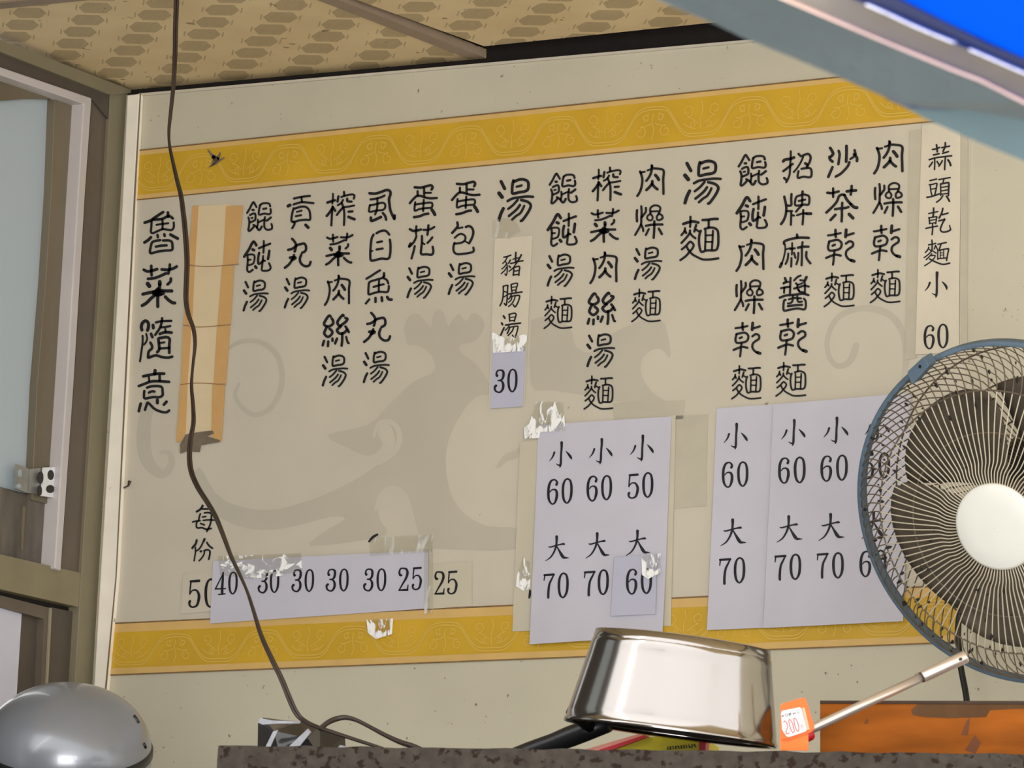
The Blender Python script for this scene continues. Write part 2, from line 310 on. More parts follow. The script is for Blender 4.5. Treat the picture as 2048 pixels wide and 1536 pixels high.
# ------------------------------------------------------------------ lettering: brush strokes of every character
# each entry: where the sample stands in the photo (x, y, size) and its strokes in tenths of a 1536-wide crop; "w x y x y ..." or "v x y w, x y w ..."
GL = {
'魯': (270,410,100,"9 86 22 63 37 47 48 30 54/8.5 56 45 82 43 103 34 116 41/9 101 23 102 36/7 51 50 50 68 49 83 56 86 72 79 86 74 100 76 112 77 119 68 119 54/6.5 84 45 85 60 84 74/6.5 66 61 84 58 102 56/9 29 115 40 108 49 99/8 69 92 70 99/8.5 90 90 91 95/9.5 109 91 120 97 131 103/8 77 108 60 111 52 116 48 130 46 145 52 148 70 143 92 140 113 138 115 125 113 114 105 109 86 109/8 64 128 80 125 97 124"),
'菜': (270,520,100,"9 27 30 38 35 52 33 68 28/8.5 50 18 50 33 51 47/9 82 29 100 30 115 27 128 20/8.5 107 14 106 28 102 42/9 40 58 62 55 80 48 95 41/13 39 73 44 80/12 76 67 76 74/9 110 57 109 66 100 75/10 76 76 74 95 70 115 70 143/10 24 105 50 99 75 94 95 95 113 95/10 22 140 35 132 50 117 62 108/14 58 102 75 100 85 102/9 70 88 63 97 66 108 80 106/10 93 113 103 123 115 131 122 132"),
'隨': (265,630,100,"10 29 46 27 36 31 24 40 18 48 24 49 36 46 47/6.5 31 64 31 85 27 115 23 142/6 42 58 45 72 41 84 35 91/9.5 63 31 64 40/9 57 58 61 68/8.5 55 85 60 95 59 103 50 112 48 125 49 131 60 127 73 124 90 129 108 131 122 128/7.5 72 23 90 19 119 18/8 91 10 89 25 84 40 76 52 70 61/7 88 38 100 37 116 34/6 101 43 101 53/9 84 58 100 53 120 54/9 76 114 82 105 81 88 80 73 90 70 105 68 114 74 113 90 113 105 113 116/6.5 83 86 98 84/7.5 83 103 98 102 112 101"),
'意': (260,735,100,"10 77 9 76 20/9 41 27 65 22 85 19 105 19/6.5 58 30 59 42/8 91 24 91 40/8.5 27 57 45 50 65 43 85 42 105 43 120 44/8 52 62 65 58 85 57 98 61 100 75 100 85 90 91 70 91 46 95 43 85 44 72/8 58 77 68 73 75 74/10 84 100 84 109/9 112 105 104 114/9 33 111 30 122 27 134/8 46 130 50 118 54 108 62 114 74 126 90 134 110 138 120 132"),
'餛': (470,390,100,"6.5 37 55 45 42 52 28 57 22 61 28 66 37/7.5 54 46 57 46/6.5 46 62 53 58 61 57 63 65 61 77 47 84/5.5 50 71 54 70/6.5 41 69 44 80 43 95 41 108 45 110 53 103 58 97/7 57 92 66 98 72 107 77 106 82 97/6 70 76 70 90 67 100/6.5 77 32 74 45 74 60 90 57 105 59 110 53 109 43/6.5 77 31 85 26 98 25 106 28 108 35/7 87 43 96 41/6 72 84 82 79 90 76/6.5 92 68 90 85 91 100 100 107 112 104 114 97 112 89/7 97 79 104 74 110 69"),
'飩': (465,460,100,"8.5 73 47 66 36 60 41 52 57 43 71 36 82/9 62 60 66 62/6 48 76 58 75 66 77 68 85 66 97 62 104 50 108/6.5 46 78 47 95 45 115 46 125 52 129 62 122/5.5 48 92 56 91/9 70 112 73 116/6.5 96 34 96 48 95 70/7 81 56 95 50 116 42/7.5 82 70 79 85 79 102 84 103 95 94/6.5 94 80 93 95 91 110 91 124 110 124 117 117 115 108 112 102/6 94 92 100 95/8 113 64 111 78 109 89"),
'湯': (980,350,100,"10 34 20 40 32 45 42/12 28 56 37 68/10 41 103 33 120 27 139/9 72 17 69 30 68 45 70 57 90 53 108 50 117 42 117 22 105 14 90 14 75 20/7.5 82 36 97 32/8 54 80 70 72 95 68 115 66 132 67/7.5 56 104 70 93 80 82 85 76/8 58 126 75 112 85 102 92 92/7.5 68 137 80 126 92 118 100 106 105 95/8.5 96 77 115 82 125 92 122 105 112 122 100 138 95 141"),
'貢': (550,375,100,"7 58 34 75 30 95 27 107 26/6 81 30 83 45/7 57 52 70 48 85 45 118 48/10 40 57 46 54/7 57 64 54 75 51 90 51 103 58 106 75 101 95 99 107 99 108 85 105 70 95 60 80 59 60 65/6 67 75 82 71/6.5 64 88 80 85/7 58 105 60 112 53 125/9.5 94 115 102 123"),
'丸': (545,460,100,"8 60 27 68 36 72 46 70 60 68 66/8 48 61 62 57 75 47 88 43 98 42 103 52 101 64 91 70/9 54 85 66 84 70 86 60 92/8 66 77 62 88 52 104 38 116/8 88 76 84 90 88 103 100 111 112 109 117 98"),
'榨': (630,370,100,"6 55 27 55 40 53 57/8 38 54 50 50 61 47/7 54 66 52 90 51 110 50 124/8 36 95 45 84 53 72/8 54 67 62 79/7.5 72 35 69 51/6.5 81 37 92 33 112 29 121 32 119 42/7 89 21 90 32/7.5 99 42 100 50 112 51/6.5 70 62 80 56 86 46/7 82 55 88 72 90 90 89 123/7 67 92 76 80 85 70/6.5 90 68 105 66 120 63/7.5 103 82 115 81/9 103 98 115 103 121 105"),
'肉': (625,535,100,"7 47 43 51 55 53 68 51 85 46 102 38 115/6 48 46 60 44/6 68 40 78 36 82 27/7 80 25 80 38 76 52 70 63 64 71/7 80 34 95 35 110 38 114 46 112 65 112 90 112 110/9 90 54 96 62 99 68/8 81 72 80 80 72 90 64 98/8 80 80 88 90 95 96"),
'絲': (620,612,100,"8.5 63 32 58 30 49 42 43 55 50 62 60 62 70 55 71 46 67 39/8.5 52 64 46 76 44 85 52 94 60 93 68 84 67 76 60 70/8 43 107 39 121/8 56 109 55 123/8 69 100 69 107/8 83 100 77 115/8.5 103 30 100 28 91 38 84 51 91 61 100 56 110 48 115 40 109 37/8.5 95 62 84 72 84 78 92 85 105 82 113 74/8 109 63 114 70 119 80/8 99 84 99 105 97 122/7 111 95 116 112 119 114"),
'虱': (715,365,100,"8.5 37 33 55 34 75 28 90 23 100 27 101 37 97 50 98 65 101 85 108 102 113 112/8 114 101 114 110/7 40 52 60 49 75 44 83 40/6.5 61 48 61 70 58 88 54 98/6.5 38 70 55 67 75 62 84 66 85 76 78 84 60 86 37 90 36 80 38 70/9 41 108 42 117 50 116 72 106/8 78 94 85 103 88 114"),
'目': (710,445,100,"7.5 57 37 51 50 48 75 47 100 49 116 60 116 80 111 102 111 108 95 109 70 107 53/7.5 66 33 80 26 95 26 105 37/7 68 61 83 58/7 66 83 85 80/5 50 88 54 87"),
'魚': (710,525,100,"7 35 50 50 41 65 31 77 24/8 89 33 89 42/7 89 42 82 48 65 53 45 60 42 72 41 88 43 98 60 93 78 90 98 91 103 83 104 72/7 88 48 98 54 102 64/6.5 74 55 73 70 73 88/7 57 75 74 70 88 67/7 44 113 33 126/8 63 109 63 121/8.5 82 107 83 118/9 99 106 104 113 112 114"),
'蛋': (800,355,100,"8 45 30 65 31 80 27 95 24 100 30 97 37/7 74 32 74 60/6.5 78 47 95 47/7 54 42 54 55/7.5 30 79 42 65 52 57 65 57 80 62 95 64 113 63/6.5 47 76 45 90 46 102 60 97 80 94 97 92 99 80 92 77 80 78 60 81 48 83/6.5 73 69 72 85 71 103/8 43 122 60 119 75 113 87 111/10 98 99 104 108 107 114"),
'花': (795,435,100,"8 38 36 48 41 60 40 72 37/7 58 27 57 40 57 51/7 80 38 92 38 105 34 113 29/7.5 95 24 94 38 92 53/7 58 57 54 68 48 78 36 90/8 40 80 36 88/7 53 88 49 105 43 126/7.5 75 57 75 75 73 95 73 112 90 113 105 114 110 105 108 90/7 107 61 100 70 92 78/6 77 78 83 82"),
'包': (875,430,100,"8 61 23 62 34 55 44 45 55/6 63 41 77 38/7.5 87 37 97 34 106 40 110 53 106 70 97 87/6.5 53 70 62 62 72 58 82 62 86 70 82 80 70 86 52 88/7 52 86 49 98 50 112 60 120 80 119 100 116 111 111 110 100/5 84 80 94 86"),
'麵': (1345,420,110,"8 30 39 45 34 58 32 72 35/6.5 50 19 50 35 49 47/6.5 35 51 33 60 25 70/7 35 58 38 64/6.5 49 57 47 66 38 78 25 92/6.5 50 66 56 73 64 79/7 66 42 63 52 61 60/6 66 55 74 60/7 79 58 75 70 74 90 77 110 82 117 95 113 120 112 127 100 128 75 126 58 118 51 105 49 90 53/7.5 84 28 100 27 115 25 126 25/6.5 101 30 101 48/6 92 58 92 80 91 110/6 113 58 112 80 110 110/5 94 71 112 70/5 93 89 111 89/6.5 26 110 38 100 48 89 54 91 59 98 55 108 48 116 38 128 22 140/6.5 40 103 46 114 56 124 70 132 85 138 105 138 128 135"),
'燥': (1250,395,100,"7.5 37 39 36 55 37 73/7 50 27 51 45 50 65 49 82 40 100 31 115/7 64 32 64 43 58 52 52 60/7 50 84 55 95 56 103/6.5 78 48 78 33 88 25 100 25 108 31 107 42 104 48/6 79 43 105 42/6 78 50 70 56 68 64 74 70 82 69 85 60 80 52/6.5 104 50 98 58 99 68 106 69 115 64 114 56 106 50/7.5 64 87 80 84 100 83 115 83/7.5 90 73 90 90 89 110 88 124/7 73 97 64 115/8 104 96 113 112"),
'招': (1545,285,100,"6.5 56 27 56 42 55 60 54 80 52 100 46 115 42 122/9 33 58 38 53 55 50 66 46/7.5 33 88 45 79 55 71 62 66/8 36 109 42 115/7.5 80 35 88 42 98 38 110 35 117 45 114 60 108 70/9 101 64 107 70 106 75/6 94 45 86 62 76 78 65 91/7 89 81 100 79 115 79 120 88 119 103 112 107 95 105 80 109 77 103 80 88"),
'牌': (1540,370,100,"8 44 36 47 50 49 60 50 75 48 92 42 108 34 120/7.5 66 28 65 45 65 62 52 63/6.5 52 80 68 80/7 65 82 65 100 64 122/6.5 68 93 74 94/8 100 20 99 30/7 99 30 82 36 77 50 78 62 90 63 105 60 118 60 121 45 118 33 103 29/6.5 88 49 108 45/7 99 30 98 60 88 72 80 82/6.5 83 93 98 88 112 87/9 112 88 126 88/7 102 77 102 95 100 121"),
'麻': (1540,455,100,"8 83 22 84 30/8 119 32 95 31 75 33 55 38 44 43 43 50/5.5 46 52 47 68 44 85 40 100 35 112/9 36 110 31 121/5.5 50 67 62 63/6 68 48 68 65 67 83/7 62 66 76 64/6.5 56 80 54 98 48 112/6.5 66 94 65 120/6.5 74 78 78 93/6.5 87 78 86 95 81 113/7 100 45 98 65 98 90 97 116/8 86 62 100 59 118 59/7.5 112 75 112 93 124 110"),
'醬': (1540,540,100,"8 46 25 49 35 42 41/6 50 37 60 36/7 63 24 62 50 61 78/7 34 56 48 53 60 52/6.5 44 54 43 70/6.5 74 32 84 22 94 17/9 112 22 107 32/6.5 93 31 104 34 107 45 107 70/7 80 41 84 45/5.5 86 46 100 40/7 74 57 90 53 105 48 119 51/7 88 62 92 67 104 69/6 84 47 84 56 90 64/7.5 30 85 50 78 75 76 100 73 118 77/7 48 92 43 95 41 115 44 125 60 122 85 118 105 121 110 110 109 95 104 88/6.5 58 90 75 86 95 87/6.5 70 80 69 95 62 102 55 103/6.5 84 80 85 95 90 98 98 97/7.5 55 111 80 108 98 107"),
'乾': (1535,622,100,"8 62 26 62 40 63 48/7 39 43 60 40 78 36/9.5 95 26 93 48/7.5 98 43 118 37/7.5 42 62 55 59 68 57 78 63 81 72 76 84 62 89 44 90 39 80 42 65/7.5 53 75 60 72/7 59 92 57 105 56 120 54 134/7.5 33 113 50 106 62 103 78 106/7.5 94 69 105 62 115 66 115 77 105 84 96 92 94 104 100 115 110 122/10 110 121 119 124"),
'沙': (1635,275,100,"9 39 32 45 42 48 50 42 58/9 37 60 39 68 46 74/8.5 46 91 40 105 33 121/8 65 41 68 52 66 68 64 82/9 89 26 89 50 88 74/8 114 39 117 52/9 112 52 121 62 121 72/7 117 53 110 60 101 66/8 98 76 93 88 82 101 70 112 56 120"),
'茶': (1635,360,100,"8 30 39 45 40 65 35/7.5 48 26 48 40 48 52/9 90 35 105 33 118 32/8 105 18 104 33 102 45/8 27 100 38 90 50 78 60 65 66 50 75 45 83 46/9 83 46 90 60 102 74/10 102 74 112 83 121 85/8 54 90 70 87 85 86 95 83/8 76 70 75 90 75 110 74 127/8.5 55 107 40 123/10 97 105 109 117"),
'每': (370,995,80,"8.5 45 54 58 46 67 34 67 31/7 65 44 85 44 104 42/7 59 63 55 73 52 88 45 95 44 112 50 117 65 116 80 122/7 75 59 90 58 101 63 101 80 98 98 93 112 84 130/6.5 67 75 80 73/7 60 100 74 105/6.5 29 94 45 90 58 89/6.5 70 88 90 86 114 87/7 84 122 100 119"),
'份': (370,1060,80,"8.5 45 39 41 53 31 65 28 70/6 40 66 40 85 37 105 35 118/9 75 35 72 42/6.5 70 45 62 62 52 75 43 80/7.5 84 48 92 60 105 70/9 60 82 62 82/7 73 80 83 76 95 80 95 95 91 112/6 75 82 72 95 62 110 54 118"),
'豬': (985,490,80,"6 44 47 58 44 71 39/5 57 47 50 60 40 71/5 49 62 55 72 57 85 57 102 53 117 48 111/5 56 71 45 85 36 92/5 56 84 48 97 34 110/6 69 58 62 70/6.5 64 81 69 86/7 90 29 89 50 90 66/5 79 55 90 51 100 50/6 70 71 85 68 100 63 118 61/7 111 38 102 55 92 70/5 92 70 80 88 64 101/6 82 86 82 100 80 117/6 84 86 100 82 105 86 103 100 102 117/5 84 101 102 98/5 84 115 102 113"),
'腸': (985,555,80,"5.5 41 34 58 30 60 35/6 42 36 42 60 40 80 36 95 29 109/6 59 32 58 60 56 90 53 107 46 100/5 46 54 56 57/5 45 75 56 67/5.5 72 27 92 22 97 26 93 40 90 55/6 72 28 75 55/4.5 76 38 92 36/4.5 76 50 90 48/6.5 62 64 85 60 114 56/5.5 74 64 66 80 60 83/6 70 74 88 70 102 69 105 74 100 92 92 108 86 113 80 104/5 76 72 72 87 62 96/5 88 73 82 90 72 104 62 112"),
'湯k': (985,615,80,"8 43 33 48 41/8 36 60 39 66/7 45 78 38 93 32 107/6 64 27 85 22 91 27 88 40 84 53/6 65 28 67 53/4.5 70 38 86 37/5 68 51 84 50/7 51 68 75 64 108 60/5 64 70 58 80 49 88/5.5 66 76 85 73 97 72 98 78 94 95 88 112 83 115 77 107/6 67 76 62 90 57 100/5.5 82 76 75 92 60 108"),
'蒜': (1840,270,80,"6.5 48 56 60 54 76 48/7 64 38 66 52 67 65/6.5 84 49 100 46 114 43/7 98 30 97 45 89 63/6.5 52 77 74 72/6.5 87 71 110 64/6.5 36 95 60 88 90 84 122 80/6 57 92 57 115 56 133/6.5 98 86 96 110 95 133/6.5 48 105 36 122/6.5 66 102 72 112/6.5 86 99 80 110 73 120/8 108 96 115 107 118 117"),
'頭': (1840,340,80,"6 39 41 64 35/5.5 36 57 50 55 63 51 66 55/5.5 40 58 42 80 46 97/6 66 53 62 75 57 97/5 44 74 60 71/6.5 27 105 45 102 74 92/6 73 37 95 33 116 29/5.5 92 36 88 50/5.5 79 53 80 75 80 98/7 80 54 105 49 111 52 110 75 109 98/5 82 67 107 63/5 82 81 107 76/5 82 93 108 90/6 88 99 78 113 64 124/7.5 102 101 108 110 113 120"),
'乾k': (1840,405,80,"7 53 22 52 45 50 55/5.5 34 43 52 39 69 35/5.5 34 59 50 57 65 55 64 62 61 82/6 36 60 38 82/4.5 40 69 60 66/5 39 81 60 78/6 49 84 49 105 47 124/6 23 100 45 95 68 91/7 88 23 84 40 74 60/6.5 86 47 108 41/6.5 73 71 88 67 96 64 88 78 81 95 79 105 86 113 100 113 115 107 118 102/5 114 88 118 105"),
'麵k': (1836,470,80,"6 54 20 55 40 54 60/5.5 41 38 55 36 69 32/5.5 42 47 38 57 29 67/4.5 44 55 52 63/5 55 60 40 75 24 87/5.5 68 40 63 54/5 70 44 76 58/5.5 58 62 70 70/6 77 36 95 32 109 29/6 89 36 82 55/5 76 62 76 94/6 78 60 95 56 115 53 118 56 114 75 110 98/4 86 60 86 90/4 99 58 99 88/3.5 87 69 98 68/3.5 87 78 98 77/5 77 91 110 88/5 54 72 45 82 32 95/5 52 80 66 79 60 92 45 106 26 118/6.5 45 92 60 100 78 108 98 113 122 108"),
'小': (1430,840,80,"v 55 54 8,48 72 6,35 88 2/v 84 16 11,84 35 9,82 60 8,81 95 9,78 111 5/v 80 104 9,70 103 5,63 98 2.5/v 102 50 3,113 62 9,121 73 10,124 80 4"),
'小k': (1830,530,80,"v 57 68 8,50 85 6,38 99 2/v 85 30 12,84 55 9,84 85 8.5,83 110 9,80 124 4/v 82 116 9,74 113 5,66 109 2.5/v 105 65 4,114 74 8,121 85 9,122 94 4"),
'大': (1430,1030,80,"v 69 19 12,69 40 9,67 58 9,60 80 7.5,45 104 6,24 119 2.5/v 36 61 4,44 62 6,65 56 6,85 51 6,98 49 9,102 50 6/v 71 60 5,80 76 8,92 96 13,100 105 11,110 106 7,121 106 2.5"),
'6': (1430,900,100,"v 51 54 8,53 47 7,48 40 5,41 39 5,33 44 7,27 60 8,26 85 8.5,29 103 7,38 114 5,47 110 6,52 95 8.5,53 82 8.5,50 72 7,43 69 5,36 71 4,31 77 3"),
'0': (1430,900,100,"v 86 37 5,78 43 6,73 60 8,73 85 8,77 103 7,85 111 5,92 106 6,98 90 8,99 62 8,95 43 6.5,86 37 5"),
'7': (1425,1100,100,"v 24 48 3.5,26 32 4.5/v 25 31 7,56 29 7.5/v 57 28 4,50 42 6,42 60 7,39 85 8,39 104 8"),
'5': (1240,930,100,"v 31 31 7,56 29 7.5/v 32 30 5,30 50 4.5,29 67 4/v 29 66 4,36 57 4,43 55 5,50 57 6,56 68 8,56 80 8.5,51 97 7,40 103 5,31 100 6,28 92 7,30 87 8"),
'4': (410,1120,100,"v 56 39 5,55 60 7,53 85 8,53 104 8/v 57 40 4,45 64 4,33 88 4/v 32 89 4.5,63 88 4/v 42 106 4,62 104 4"),
'2': (850,1120,100,"v 38 58 7,34 57 7.5,32 48 6,36 38 5,45 37 5,54 40 7,57 52 8,52 68 7,42 85 5,32 103 4/v 31 104 5,57 103 7/v 59 88 3,57 103 5"),
'3': (970,720,100,"v 37 48 9,35 43 6,38 34 5,47 31 5,55 34 7,57 44 8,54 57 7,46 63 4.5,40 63 4/v 44 62 4,52 66 6,56 75 8,55 88 7.5,48 98 6,40 99 5,32 94 6,30 84 7,34 79 8"),
}
_cache = {}
def glyph(ch):
    """outline polygons of a character in photo pixels, with its centre and height"""
    if ch in _cache: return _cache[ch]
    x0, y0, sz, s = GL[ch]; k = sz/153.6; vs, fs = [], []
    for st in s.split('/'):
        if st[0] == 'v':
            tr = [[float(q) for q in t.split()] for t in st[2:].split(',')]; pts = [(a, b) for a, b, _ in tr]; ws = [c for _, _, c in tr]
        else:
            q = [float(t) for t in st.split()]; pts = list(zip(q[1::2], q[2::2])); ws = [q[0]]*len(pts)
        v, f = stroke2d(pts, ws); o = len(vs)
        vs += [(x0+a*k, y0+b*k) for a, b in v]; fs += [tuple(i+o for i in t) for t in f]
    xs = [p[0] for p in vs]; ys = [p[1] for p in vs]
    _cache[ch] = (vs, fs, ((min(xs)+max(xs))/2, (min(ys)+max(ys))/2), max(ys)-min(ys)); return _cache[ch]
def put(mb, ch, y, at=None, h=None, bulge=None):
    """set a character on the wall plane Y = y: where the photo sample stands, or centred on pixel `at` with pixel height `h`"""
    vs, fs, c, gh = glyph(ch); c0 = Wp(c[0], c[1], y)
    if at is None: c1 = c0; s = 1.0
    else:
        c1 = Wp(at[0], at[1], y); d0 = (c0-CAM).dot(cf); d1 = (c1-CAM).dot(cf); s = h*d1/(gh*d0)
    out = []
    for a, b in vs:
        p = c1+(Wp(a, b, y)-c0)*s
        if bulge: p.y = y-bulge(p.x, p.z)
        out.append(p)
    mb.add(out, fs)
# ================================================================== THE SETTING
XL = -3.965                                   # plane of the glazed side wall
CN = Vector((0.0206, 0, 1)).normalized(); CP0 = Vector((-3.9455, 0, 3.333))
def Cp(px, py, dz=0.0): return hitplane(px, py, CP0+Vector((0, 0, dz)), CN)
def ceilz(x): return 3.333-0.0206*(x+3.9455)
def polyL(mb, px, dx=0.0, t=.012): mb.prism([Lp(a, b, XL+dx) for a, b in px], (-t, 0, 0))
def polyW(mb, px, y, t=.001): mb.prism([Wp(a, b, y) for a, b in px], (0, t, 0))
def struct(name, mb, m, parent=None, **k):
    o = mb.build(name, m, parent, **k)
    if parent is None: o['kind'] = 'structure'
    return o
# floor and back wall
b = MB(); b.box((-6, -9, -.1), (6, .3, 0)); struct('floor', b, mat('grey_floor', (196, 192, 184), .7, var=.1))
b = MB()
b.add([(-4.1, 0, 0), (.6, 0, 0), (.6, 0, ceilz(.6)-.012), (-4.1, 0, ceilz(-4.1)-.0135), (-4.1, .12, 0), (.6, .12, 0), (.6, .12, ceilz(.6)-.012), (-4.1, .12, ceilz(-4.1)-.0135)],
      [(0, 1, 2, 3), (5, 4, 7, 6), (3, 2, 6, 7), (0, 3, 7, 4), (1, 5, 6, 2)])
struct('wall_back', b, M['wall'])
# pale bead along the top of the back wall and the dark slot above it
b = MB(); b.add([(-3.94, -.004, ceilz(-3.94)-.0135), (.6, -.004, ceilz(.6)-.0135), (.6, -.004, ceilz(.6)-.0175), (-3.94, -.004, ceilz(-3.94)-.0175),
                 (-3.94, .003, ceilz(-3.94)-.0125), (.6, .003, ceilz(.6)-.0125), (.6, -.0005, ceilz(.6)-.0175), (-3.94, -.0005, ceilz(-3.94)-.0175)],
                [(0, 3, 2, 1), (0, 1, 5, 4), (3, 7, 6, 2), (4, 5, 6, 7)])
struct('trim_2', b, mat('wall_top_bead', (196, 188, 172), .5))
b = MB(); b.hexa([Vector((x, y, ceilz(x)+z)) for z in (-.012, .05) for x, y in ((-4.1, .02), (.6, .02), (.6, .1), (-4.1, .1))]); struct('trim_3', b, M['darkgap'])
# ceiling tiles with the embossed lattice
LA = Vector((-.05, .0525)); LB = Vector((.062, .06)); LDET = LA.x*LB.y-LA.y*LB.x; c0 = Cp(160, 64); LO = Vector((c0.x, c0.y))
def lattice(p):
    d = Vector((p.x, p.y))-LO; return ((d.x*LB.y-d.y*LB.x)/LDET+.5+40, (LA.x*d.y-LA.y*d.x)/LDET+.5+40)
def tile(name, pts, up=.014):
    n = len(pts); me = bpy.data.meshes.new(name); o = bpy.data.objects.new(name, me); COL.objects.link(o)
    vs = [tuple(p) for p in pts]+[(p.x, p.y, p.z+up) for p in pts]
    fs = [tuple(range(n)), tuple(range(2*n-1, n-1, -1))]+[(i, n+i, n+(i+1) % n, (i+1) % n) for i in range(n)]
    me.from_pydata(vs, [], fs); me.materials.append(M['tile']); uv = me.uv_layers.new(name='lattice')
    for lp in me.loops: uv.data[lp.index].uv = lattice(me.vertices[lp.vertex_index].co)
    o['kind'] = 'structure'; return o
r0 = Cp(950, 108); r1 = Cp(676, 0); rd = (r1-r0)/(r1.y-r0.y)
def runx(y, dx=0): p = r0+rd*(y-r0.y); return Vector((p.x+dx, y, ceilz(p.x+dx)))
def cz(x, y, dz=0): return Vector((x, y, ceilz(x)+dz))
e0 = Cp(975, 97); e1 = Cp(1430, 50); es = (e1.y-e0.y)/(e1.x-e0.x)
b = MB()
tile('ceiling', [cz(-4.1, .018), runx(.018), runx(-.452), cz(-4.1, -.452)])
tile('ceiling', [cz(-4.1, -.470), runx(-.470), runx(-2.0), cz(-4.1, -2.0)])
tile('ceiling', [Vector((e0.x-.006, e0.y, ceilz(e0.x)+.004)), Vector((.6, e0.y+es*(.6-e0.x), ceilz(.6)+.004)), cz(.6, -.7, .004), runx(-.7, .022), runx(-.30, .026)])
tile('ceiling', [cz(.6, -.72, .004), cz(.6, -2.0, .004), runx(-2.0, .022), runx(-.72, .022)])
b = MB(); b.hexa([Vector((x, y, ceilz(x)+z)) for z in (.03, .05) for x, y in ((-4.1, .1), (.6, .1), (.6, -2.0), (-4.1, -2.0))]); struct('ceiling', b, M['darkgap'])
b = MB()
p = [runx(.01, -.006), runx(.01, .008), runx(-2, .008), runx(-2, -.024)]
p[0] = Cp(938, 113); p[1] = Cp(968, 109); b.prism([q+Vector((0, 0, -.004)) for q in p], (0, 0, .012)); struct('trim_4', b, M['runner'])
b = MB(); b.prism([cz(-4.1, -.447, -.003), runx(-.447, 0)+Vector((0, 0, -.003)), runx(-.474, 0)+Vector((0, 0, -.003)), cz(-4.1, -.474, -.003)], (0, 0, .010)); struct('trim_5', b, M['runner'])
# ivory corner trim left of the banner
b = MB()
polyW(b, [(254, 190), (279, 187), (268, 400), (251, 768), (233, 1152), (211, 1385), (200, 1536), (176, 1536), (187, 1375), (200, 1152), (224, 768), (245, 384)], -.012, .012)
struct('trim_1', b, M['trim'], bevel=.002)
b = MB(); polyW(b, [(279.5, 187), (281.5, 187), (271, 384), (252, 768), (233, 1152), (212, 1385), (209, 1385), (231, 1152), (249, 768), (268, 384)], -.0125, .0008); struct('trim_6', b, mat('trim_shadow_groove', (120, 104, 84), .7))  # shadow along the trim's edge, painted as a thin brown strip
# side wall: glazed aluminium partition
w = struct_empty('wall_left', (XL, -.3, 2.9))
b = MB(); polyL(b, [(222, 172), (256, 180), (245, 384), (224, 768), (200, 1152), (180, 1536), (140, 1536), (163, 1152), (187, 768), (211, 384)], 0, .04); struct('post', b, M['olive'], w, bevel=.001)
b = MB(); polyL(b, [(-80, 48), (262, 180), (262, 186), (222, 190), (-80, 72)], .004, .05); struct('header', b, M['olive'], w)
b = MB(); polyL(b, [(-80, 72), (222, 190), (218, 240), (184, 198), (-80, 108)], -.002, .05); struct('header', b, M['darkframe'], w)
b = MB(); polyL(b, [(184, 196), (224, 188), (211, 384), (187, 768), (163, 1152), (158, 1160), (121, 1142), (148, 768), (171, 384)], -.006, .04); struct('jamb', b, M['brownframe'], w)
b = MB(); polyL(b, [(191, 760), (187, 768), (163, 1152), (161, 1152), (185, 768), (197, 560), (199, 560)], -.003, .004); struct('jamb_ridge', b, mat('pale_ridge', (150, 140, 112), .5), w)
b = MB(); polyL(b, [(-80, 1090), (162, 1146), (158, 1214), (-80, 1160)], -.002, .05); struct('sill', b, M['olivesill'], w)
b = MB(); polyL(b, [(-80, 1158), (158, 1212), (157, 1226), (-80, 1176)], -.02, .04); struct('sill', b, M['darkgap'], w)
b = MB(); polyL(b, [(100, 1214), (157, 1226), (150, 1536), (80, 1536)], -.012, .04); struct('jamb', b, M['darkframe'], w)
dsp = mat('dark_side_partition', (70, 66, 62), .6, var=.1)
b = MB(); b.box((XL-.12, -2.1, 0), (XL-.02, -1.75, 3.3)); b.box((XL-.12, -1.25, 0), (XL-.02, -.40, 3.3)); b.box((XL-.12, -1.75, 0), (XL-.02, -1.25, 1.6)); b.box((XL-.12, -1.75, 3.1), (XL-.02, -1.25, 3.3)); struct('partition', b, dsp, w)  # unseen dark partition, added to darken the saucepan's left reflection
w3 = struct_empty('window_3', (XL, -1.5, 2.3)); b = MB(); b.box((XL-.08, -1.76, 1.59), (XL-.07, -1.24, 3.11)); struct('pane', b, M['pane'], w3)  # unseen bright pane, added to reflect as a light strip in the saucepan
b = MB(); b.box((-5.3, -4.8, 0), (-1.85, -4.7, 3.3)); b.box((-5.3, -4.7, 0), (-5.2, -2.0, 3.3)); b.box((-5.2, -2.1, 0), (XL-.12, -2.0, 3.3)); struct('wall_front', b, dsp)  # unseen dark walls, added to shape the reflections in the saucepan
b = MB(); b.box((XL-.12, -.40, 0), (XL-.05, 0, 2.30)); struct('partition', b, M['brownframe'], w)
w1 = struct_empty('window_1', (XL, -.25, 2.9))
b = MB(); polyL(b, [(-80, 106), (184, 196), (171, 384), (148, 768), (122, 1142), (110, 1137), (134, 768), (157, 384), (168, 208), (-80, 122)], .006, .03); struct('bead', b, M['whitebar'], w1, bevel=.002)
b = MB(); polyL(b, [(163, 206), (169, 208), (157, 384), (134, 768), (110, 1137), (105, 1135), (128, 768), (151, 384)], -.012, .01); struct('gasket', b, M['gasket'], w1)
b = MB(); polyL(b, [(110, 196), (165, 206), (152, 384), (129, 768), (106, 1010), (64, 1000), (75, 768), (92, 560), (103, 384)], -.016, .02); struct('sash_stile', b, M['sash'], w1, bevel=.001)
b = MB(); polyL(b, [(-80, 118), (168, 206), (166, 214), (110, 198), (60, 197), (-80, 208)], -.018, .02); struct('sash_rail', b, M['sash'], w1)  # reflection of the sash rail in the glass, built as a strip
b = MB(); polyL(b, [(-80, 190), (118, 190), (64, 1020), (-80, 985)], -.030, .004); struct('pane', b, M['pane'], w1)
b = MB(); polyL(b, [(-80, 953), (110, 1002), (102, 1138), (-80, 1095)], -.020, .012); struct('lower_glass', b, M['murky'], w1)
